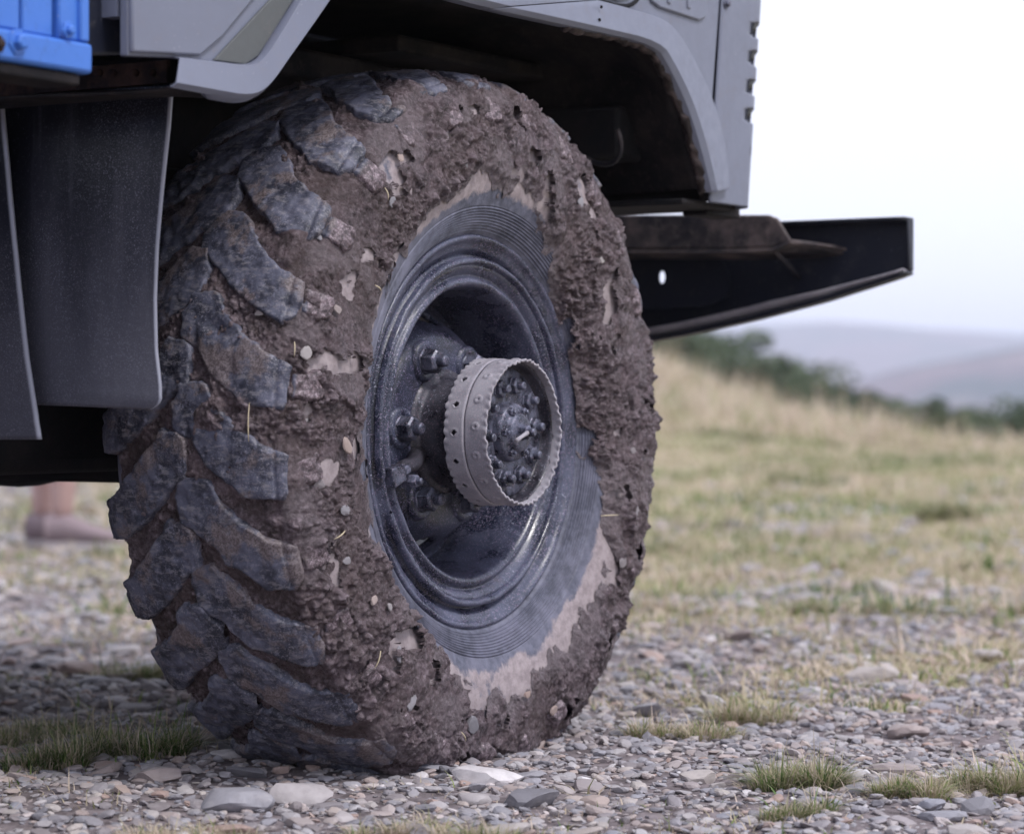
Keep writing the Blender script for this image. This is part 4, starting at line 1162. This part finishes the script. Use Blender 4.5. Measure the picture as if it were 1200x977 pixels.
# ------------------------------------------------------------------ grass
def blade_geo(base, h, lean, az, w, tint, curl):
    n = len(base); segs = np.array([0, .35, .7, 1.0]); V_ = []
    dirx, diry = np.cos(az), np.sin(az)
    for k, s in enumerate(segs):
        off = lean*h*(s**1.8)*curl
        cx = base[:, 0]+dirx*off; cy = base[:, 1]+diry*off; cz = base[:, 2]+h*s*(1-.28*lean*s)
        ww = w*(1-s**1.5)
        wx, wy = -diry*ww/2, dirx*ww/2
        if s < 1: V_ += [np.stack([cx-wx, cy-wy, cz], 1), np.stack([cx+wx, cy+wy, cz], 1)]
        else: V_ += [np.stack([cx, cy, cz], 1)]
    v = np.stack(V_, 1)             # n,7,3
    idx = np.arange(n)[:, None, None]*7
    tr = np.array([[0, 1, 3], [0, 3, 2], [2, 3, 5], [2, 5, 4], [4, 5, 6]])[None]
    return v.reshape(-1, 3), (tr+idx).reshape(-1, 3), np.repeat(tint, 7), np.tile(np.repeat(segs, [2, 2, 2, 1]), n)
def grass_mat():
    k = M('grass_blade', .55, spec=.3)
    t = k.attr('tint'); h = k.attr('along')
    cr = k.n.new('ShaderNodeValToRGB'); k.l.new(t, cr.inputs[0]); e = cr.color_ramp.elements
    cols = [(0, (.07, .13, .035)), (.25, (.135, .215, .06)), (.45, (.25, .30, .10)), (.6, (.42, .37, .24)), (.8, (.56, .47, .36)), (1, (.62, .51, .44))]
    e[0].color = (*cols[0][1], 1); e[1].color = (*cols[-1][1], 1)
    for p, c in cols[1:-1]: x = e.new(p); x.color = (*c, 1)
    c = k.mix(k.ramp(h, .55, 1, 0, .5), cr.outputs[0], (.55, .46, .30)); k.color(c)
    tr = k.n.new('ShaderNodeBsdfTranslucent'); k.l.new(c, tr.inputs[0]); mx = k.n.new('ShaderNodeMixShader'); mx.inputs[0].default_value = .3
    k.l.new(k.b.outputs[0], mx.inputs[1]); k.l.new(tr.outputs[0], mx.inputs[2]); k.l.new(mx.outputs[0], k.n['Material Output'].inputs[0])
    return k.m
MM['grass'] = grass_mat()
def tuft_arrays(cx, cy, rad, n, h, tint0=.3, tintw=.35, w=.0022, cz=None, squash=1.0):
    a = rng.uniform(0, 2*PI, n); q = rad*np.sqrt(rng.random(n))
    bx = cx+np.cos(a)*q*.8*r_[0]*1.0+np.sin(a)*q*.5*d_[0]; by = cy+np.cos(a)*q*.8*r_[1]+np.sin(a)*q*.5*d_[1]
    bz = height(bx, by)-.003
    out = np.arctan2(by-cy, bx-cx)+rng.normal(0, 1.0, n)
    lean = np.clip(.42+1.0*(q/rad)+rng.normal(0, .5, n), .03, 2.3)
    hh = h*rng.uniform(.45, 1.15, n)*(1-.25*q/rad)
    t = np.clip(rng.normal(tint0, tintw, n), 0, 1)
    hh = hh*np.where(rng.random(n) < .15, 1.5, 1)*rng.uniform(.5, 1.1, n); t = np.where(rng.random(n) < .33, rng.uniform(.6, 1, n), t)
    return np.stack([bx, by, bz], 1), hh, lean, out, np.full(n, w)*rng.uniform(.6, 1.3, n), t, rng.uniform(.6, 1.1, n)
def named_tuft(px, py, wpx, hpx, n, label, tint=.35, group=None):
    x, y = gp(px, py); D = FPX*ZCAM/(py-YH); rad = wpx/2/FPX*D; h = hpx/FPX*D
    subs = []
    for q in range(7):
        rx, rd = random.uniform(-.75, .75)*rad, random.uniform(-.4, .4)*rad
        subs.append(tuft_arrays(x+r_[0]*rx+d_[0]*rd, y+r_[1]*rx+d_[1]*rd, rad*random.uniform(.25, .55), int(n*.26), h*random.uniform(.6, 1.25), float(np.clip(tint+random.uniform(-.15, .2), 0, 1)), .28, w=.0019))
    subs.append(tuft_arrays(x, y, rad*1.25, int(n*.35), h*.35, .8, .12, w=.0018))
    v, f, t, al = blade_geo(*[np.concatenate([p_[i_] for p_ in subs]) for i_ in range(7)])
    z0 = hz(x, y); v = v-np.array([x, y, z0])
    o = link('grass_tuft', mesh_from('grass_tuft', v, f, MM['grass'], True, dict(tint=t, along=al)), None, (x, y, z0)); tag(o, label, 'grass tuft'); return o
named_tuft(938, 928, 150, 62, 1500, 'wide green and straw grass tuft at the right foreground, left of its neighbours', .32)
named_tuft(930, 960, 100, 34, 700, 'low green tuft just below the wide foreground tuft', .30)
named_tuft(1070, 940, 130, 50, 1100, 'olive tuft beside the grey layered stone in the right foreground', .42)
named_tuft(1165, 930, 110, 66, 1100, 'tall loose tuft at the right edge of the foreground', .38)
named_tuft(795, 872, 150, 42, 900, 'dry straw tuft right of the tyre contact', .55)
named_tuft(880, 850, 110, 42, 700, 'brownish green tuft behind the wide foreground tuft', .48)
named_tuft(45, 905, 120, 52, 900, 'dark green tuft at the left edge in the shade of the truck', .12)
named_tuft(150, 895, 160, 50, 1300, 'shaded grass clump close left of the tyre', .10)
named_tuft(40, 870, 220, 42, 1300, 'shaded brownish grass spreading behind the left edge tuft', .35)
named_tuft(155, 805, 110, 40, 700, 'yellow green tuft on the lit gravel seen left behind the tyre', .45)
named_tuft(1105, 612, 80, 52, 1100, 'round dark green tussock alone in the meadow on the right', .2)
named_tuft(940, 722, 60, 26, 500, 'small bright green tuft at the meadow edge', .2)
named_tuft(470, 985, 130, 34, 700, 'blurred straw tuft at the lower edge below the tyre', .6)
named_tuft(560, 992, 90, 40, 600, 'blurred green and straw tuft at the lower edge beside the straw one', .42)
named_tuft(230, 992, 200, 30, 800, 'dry flattened grass along the lower edge at left', .75)
def meadow():
    parts = []
    # near sparse sprigs
    x, y, D, X = scatter(3400, 3.0, 9.5, .8)
    p3 = np.stack([x, y, 0*x], 1); sel = (fbm(p3*1.7, 3, 88) > .10)
    for cx, cy, dd in zip(x[sel], y[sel], D[sel]):
        nb = 22 if dd < 5 else 40
        parts.append(tuft_arrays(cx, cy, random.uniform(.04, .12)*(1+.08*dd), nb, random.uniform(.010, .036), random.choice([.3, .55, .7, .85]), .2, w=.0018+.00028*dd))
    x, y, D, X = scatter(11000, 4.6, 32, .35)
    g = grass_amount(x, y); sel = rng.random(len(x)) < g*.95+.04
    for cx, cy, dd in zip(x[sel], y[sel], D[sel]):
        p = np.array([[cx, cy, 0]]); tn = .9*float(fbm(p*1.1, 3, 90)[0])
        parts.append(tuft_arrays(cx, cy, .10+.012*dd, 12, random.uniform(.03, .075)*(1+.02*dd), np.clip(.52-tn*1.1, .08, .9), .16, w=.003+.0008*dd))
    x, y, D, X = scatter(10500, 3.2, 10.5, .5)
    g = grass_amount(x, y); sel = rng.random(len(x)) < g*.9
    for cx, cy, dd in zip(x[sel], y[sel], D[sel]):
        parts.append(tuft_arrays(cx, cy, random.uniform(.04, .10)*(1+.06*dd), 17, random.uniform(.02, .05), random.choice([.25, .45, .62, .8, .9]), .18, w=.0022+.0005*dd))
    x, y, D, X = scatter(260, 6, 22, .4)
    for cx, cy, dd in zip(x, y, D): parts.append(tuft_arrays(cx, cy, random.uniform(.08, .22)*(1+.03*dd), 90, random.uniform(.05, .11)*(1+.02*dd), random.choice([.1, .2, .5, .7]), .15, w=.004+.0006*dd))
    # taller pale stems up the bank
    x, y, D, X = scatter(5200, 22, 60, .4)
    sel = rng.random(len(x)) < .9*sstep(8, 1, X)+.30
    for cx, cy, dd in zip(x[sel], y[sel], D[sel]):
        parts.append(tuft_arrays(cx, cy, .5, 12, random.uniform(.15, .60)*float(.5+.7*sstep(8, 1, np.array((cx-cam_xy[0])*r_[0]+(cy-cam_xy[1])*r_[1]))), random.choice([.45, .8, .95, 1.0]), .15, w=.018))
    cat = [np.concatenate([p[i] for p in parts]) for i in range(7)]
    v, f, t, al = blade_geo(*cat)
    o = link('grass', mesh_from('grass', v, f, MM['grass'], True, dict(tint=t, along=al))); o['kind'] = 'stuff'
    print('grass tris', len(f))
meadow()
# ------------------------------------------------------------------ bushes along the crest
kb = M('bush_leaf', .6, spec=.2); kb.vary(); kb.color(kb.mix(kb.ramp(kb.noise(6, 4), .35, .65), (.055, .085, .05), (.12, .15, .085))); MM['leaf'] = kb.m
kb = M('bush_stem', .8); kb.color((.10, .075, .06)); MM['stem'] = kb.m
def bush_mesh(seed, n=2600):
    r = np.random.default_rng(seed)
    lobes = r.normal(0, 1, (14, 3))*np.array([.45, .45, .22])+np.array([0, 0, .48]); rad = r.uniform(.18, .36, 14)
    w = r.integers(0, 14, n); dirs = r.normal(0, 1, (n, 3)); dirs /= np.linalg.norm(dirs, axis=1)[:, None]
    p = lobes[w]+dirs*(rad[w]*r.random(n)**.25)[:, None]; p[:, 2] = np.maximum(p[:, 2], .03)
    a = r.normal(0, 1, (n, 3)); a /= np.linalg.norm(a, axis=1)[:, None]; b = np.cross(a, r.normal(0, 1, (n, 3))); b /= np.linalg.norm(b, axis=1)[:, None]
    s = r.uniform(.03, .07, n)[:, None]
    v = np.stack([p-a*s, p+b*s*.5, p+a*s, p-b*s*.5], 1).reshape(-1, 3)
    return v, np.arange(n*4).reshape(-1, 4)
bmeshes = [mesh_from('foliage', *bush_mesh(k), MM['leaf'], False) for k in range(4)]
stem_me = []
for k in range(2):
    vs, fs = [], []
    rr2 = random.Random(k)
    for q in range(5):
        a = rr2.uniform(0, 6.3); v, f = tube_geo([(0, 0, -.05), (.12*math.cos(a), .12*math.sin(a), .25), (.34*math.cos(a), .34*math.sin(a), .6)], [.03, .02, .008], 6)
        b = len(vs); vs += v; fs += [tuple(i+b for i in ff) for ff in f]
    stem_me.append(mesh_from('stem', vs, fs, MM['stem']))
bush_list = []
ordn = ['first', 'second', 'third', 'fourth', 'fifth', 'sixth', 'seventh', 'eighth', 'ninth', 'tenth', 'eleventh', 'twelfth', 'thirteenth', 'fourteenth', 'fifteenth', 'sixteenth']
for q in range(16):
    px = 770+q*28+random.uniform(-5, 5); Ds_ = np.linspace(16, 70, 220); cc = cam_xy[None]+Ds_[:, None]*d_+((px-600)/FPX*Ds_)[:, None]*r_
    el = (height(cc[:, 0], cc[:, 1])-ZCAM)/Ds_; D = float(Ds_[int(np.argmax(el))])+.6
    hpx = np.interp(px, [770, 850, 915, 945, 1000, 1200], [52, 58, 52, 50, 46, 44])*random.uniform(.85, 1.15)
    bush_list.append((px, D, hpx/FPX*D*1.25, ordn[q]+' bush from the left in the blurred dark hedge line along the crest'))
for i, (px, D, s, lab) in enumerate(bush_list):
    x, y = cw(D, (px-600)/FPX*D); z = hz(x, y)
    t = thing('bush', lab, 'bush', (x, y, z-.05), 'bushes along the crest of the bank', random.uniform(0, 6)); t.scale = (s*1.25, s*1.25, s*.8)
    o = bpy.data.objects.new('foliage', bmeshes[i % 4]); C.objects.link(o); o.parent = t
    o = bpy.data.objects.new('stem', stem_me[i % 2]); C.objects.link(o); o.parent = t
# ------------------------------------------------------------------ person beyond the truck
def person():
    px0, py0 = 84, 643
    x, y = gp(px0, py0); D = FPX*ZCAM/(py0-YH); z0 = hz(x, y)
    t = thing('person', 'person in blue shorts and pale trainers standing beyond the truck', 'person', (x, y, z0), rz=ang_r)
    # local axes: +x = the way they face (right in the picture), +y = away
    sk = M('skin', .5); sk.color(sk.mix(sk.ramp(sk.noise(30), .3, .7), (.42, .27, .245), (.48, .33, .30))); 
    cl = M('shorts_cloth', .85); cl.color((.06, .11, .30)); sh = M('jacket_cloth', .85); sh.color((.22, .23, .27)); tr = M('trainer_fabric', .8); tr.color((.24, .185, .20)); so = M('trainer_sole', .7); so.color((.40, .36, .37)); hr = M('hair', .6); hr.color((.05, .035, .025))
    def skinned(name, verts, edges, radii, mat, parent=t, root=0, sub=2):
        me = bpy.data.meshes.new(name); me.from_pydata(verts, edges, []); me.materials.append(mat)
        o = bpy.data.objects.new(name, me); C.objects.link(o); o.parent = parent
        m = o.modifiers.new('skin', 'SKIN'); m.use_smooth_shade = True
        for i, r in enumerate(radii):
            q = r if isinstance(r, tuple) else (r, r); me.skin_vertices[0].data[i].radius = q
        me.skin_vertices[0].data[root].use_root = True
        s = o.modifiers.new('sub', 'SUBSURF'); s.levels = sub; s.render_levels = sub
        return o
    vs = [(0, 0, .95), (0, 0, 1.15), (0, 0, 1.38), (0, 0, 1.48), (.01, 0, 1.56)]; ed = [(0, 1), (1, 2), (2, 3), (3, 4)]; ra = [(.15, .11), (.13, .10), (.15, .10), (.055, .055), (.055, .055)]
    legs = []
    for s, fx in ((-1, 0.0), (1, -.10)):
        b = len(vs); vs += [(fx*.2, s*.09, .88), (fx*.6+.02, s*.10, .50), (fx-.01, s*.09, .30), (fx-.02, s*.085, .10)]; ed += [(0, b), (b, b+1), (b+1, b+2), (b+2, b+3)]; ra += [.088, .057, .055, .036]
        b = len(vs); vs += [(0, s*.17, 1.42), (-.02, s*.22, 1.14), (.10, s*.20, .93), (.15, s*.195, .87)]; ed += [(2, b), (b, b+1), (b+1, b+2), (b+2, b+3)]; ra += [.055, .042, .030, .030]
        for q in range(4):
            c = len(vs); yy = s*.195+(q-1.5)*.018; vs += [(.18, yy, .82), (.20, yy, .785), (.195, yy, .76)]; ed += [(b+3, c), (c, c+1), (c+1, c+2)]; ra += [.010, .009, .007]
        c = len(vs); vs += [(.175, s*.150, .85), (.20, s*.145, .82)]; ed += [(b+3, c), (c, c+1)]; ra += [.011, .008]
    body = skinned('body', vs, ed, ra, sk.m, sub=1)
    bmh = bmesh.new(); bmesh.ops.create_uvsphere(bmh, u_segments=24, v_segments=16, radius=.1)
    for v in bmh.verts:
        v.co.z *= 1.22; v.co.y *= .82
        if v.co.x > .06 and abs(v.co.y) < .02 and -.03 < v.co.z < .02: v.co.x += .02
        if v.co.z < -.06: v.co.x += .012
    bmesh.ops.translate(bmh, vec=(.02, 0, 1.66), verts=bmh.verts)
    hd = bpy.data.objects.new('head', bm_mesh('head', bmh, sk.m, True)); C.objects.link(hd); hd.parent = t
    bmh = bmesh.new(); bmesh.ops.create_uvsphere(bmh, u_segments=24, v_segments=16, radius=.108)
    for v in bmh.verts:
        v.co.z *= 1.2; v.co.y *= .86
        if v.co.x > .03 and v.co.z < .06: v.co.x = .03+(v.co.x-.03)*.1
    bmesh.ops.translate(bmh, vec=(.008, 0, 1.675), verts=bmh.verts)
    o = bpy.data.objects.new('hair', bm_mesh('hair', bmh, hr.m, True)); C.objects.link(o); o.parent = t
    skinned('jacket', [(0, 0, .92), (0, 0, 1.15), (0, 0, 1.38), (0, 0, 1.47), (0, -.18, 1.42), (-.02, -.225, 1.14), (.085, -.205, .95), (0, .18, 1.42), (-.02, .225, 1.14), (.085, .205, .95)],
            [(0, 1), (1, 2), (2, 3), (2, 4), (4, 5), (5, 6), (2, 7), (7, 8), (8, 9)], [(.17, .13), (.15, .12), (.17, .12), .07, .07, .055, .042, .07, .055, .042], sh.m, root=1, sub=1)
    skinned('shorts', [(0, 0, .95), (0, -.09, .86), (.015, -.10, .56), (0, .09, .86), (-.04, .10, .56)], [(0, 1), (1, 2), (0, 3), (3, 4)], [(.16, .12), .11, .095, .11, .095], cl.m, sub=1)
    for s, fx in ((-1, 0.0), (1, -.10)):
        # trainer: lofted cross-sections heel to toe
        secs = [(-.075, .030, .095), (-.05, .038, .105), (-.01, .040, .118), (.03, .040, .098), (.08, .044, .072), (.13, .046, .055), (.17, .036, .042), (.188, .015, .028)]
        v, f = [], []; n = 14
        for X, w, h in secs:
            for k in range(n):
                a = 2*PI*k/n; v.append((fx+X, s*.088+w*math.sin(a), .026+h*.5*(1+math.cos(a))*(.95 if math.cos(a) > 0 else 1)))
        for i in range(len(secs)-1):
            for k in range(n): f.append((i*n+k, i*n+(k+1) % n, (i+1)*n+(k+1) % n, (i+1)*n+k))
        f.append(tuple(range(n))); f.append(tuple(range((len(secs)-1)*n, len(secs)*n)))
        o = bpy.data.objects.new('trainer', mesh_from('trainer', v, f, tr.m)); C.objects.link(o); o.parent = t
        bmh = bmesh.new(); lo = [bmh.verts.new((fx+X, s*.088+q*w*1.05, 0.0)) for X, w, h in secs for q in (-1, 1)]; hi = [bmh.verts.new((v_.co.x, v_.co.y, .032)) for v_ in lo]
        for i in range(len(secs)-1):
            a, b, c, d = 2*i, 2*i+1, 2*i+3, 2*i+2
            bmh.faces.new([lo[a], lo[b], lo[c], lo[d]]); bmh.faces.new([hi[a], hi[d], hi[c], hi[b]]); bmh.faces.new([lo[a], lo[d], hi[d], hi[a]]); bmh.faces.new([lo[b], hi[b], hi[c], lo[c]])
        e = 2*(len(secs)-1); bmh.faces.new([lo[0], hi[0], hi[1], lo[1]]); bmh.faces.new([lo[e], lo[e+1], hi[e+1], hi[e]])
        g = bpy.data.objects.new('sole', bm_mesh('sole', bmh, so.m)); C.objects.link(g); g.parent = o
person()
# ------------------------------------------------------------------ haze
hb = bmesh.new()
c0 = cw(900, 0)
vs = [hb.verts.new((cam_xy[0]+sx*3700, cam_xy[1]+sy*3700, z)) for sx in (-1, 1) for sy in (-1, 1) for z in (-60, 75)]
for f in ((0, 1, 3, 2), (4, 6, 7, 5), (0, 4, 5, 1), (2, 3, 7, 6), (0, 2, 6, 4), (1, 5, 7, 3)): hb.faces.new([vs[i] for i in f])
hm = bpy.data.materials.new('haze_air'); hm.use_nodes = True; nn = hm.node_tree.nodes; nn.remove(nn['Principled BSDF'])
pv = nn.new('ShaderNodeVolumePrincipled'); pv.inputs['Density'].default_value = .00066; pv.inputs['Color'].default_value = (.84, .89, 1, 1); pv.inputs['Anisotropy'].default_value = .2
hm.node_tree.links.new(pv.outputs[0], nn['Material Output'].inputs['Volume'])
hz_o = link('haze', bm_mesh('haze', hb, hm)); hz_o['kind'] = 'stuff'
print('objects', len(bpy.data.objects)); print('TRIS', sorted([(sum(len(p.vertices)-2 for p in m.polygons) if len(m.polygons) < 5000 else len(m.loops)-2*len(m.polygons), m.name) for m in bpy.data.meshes])[-9:])
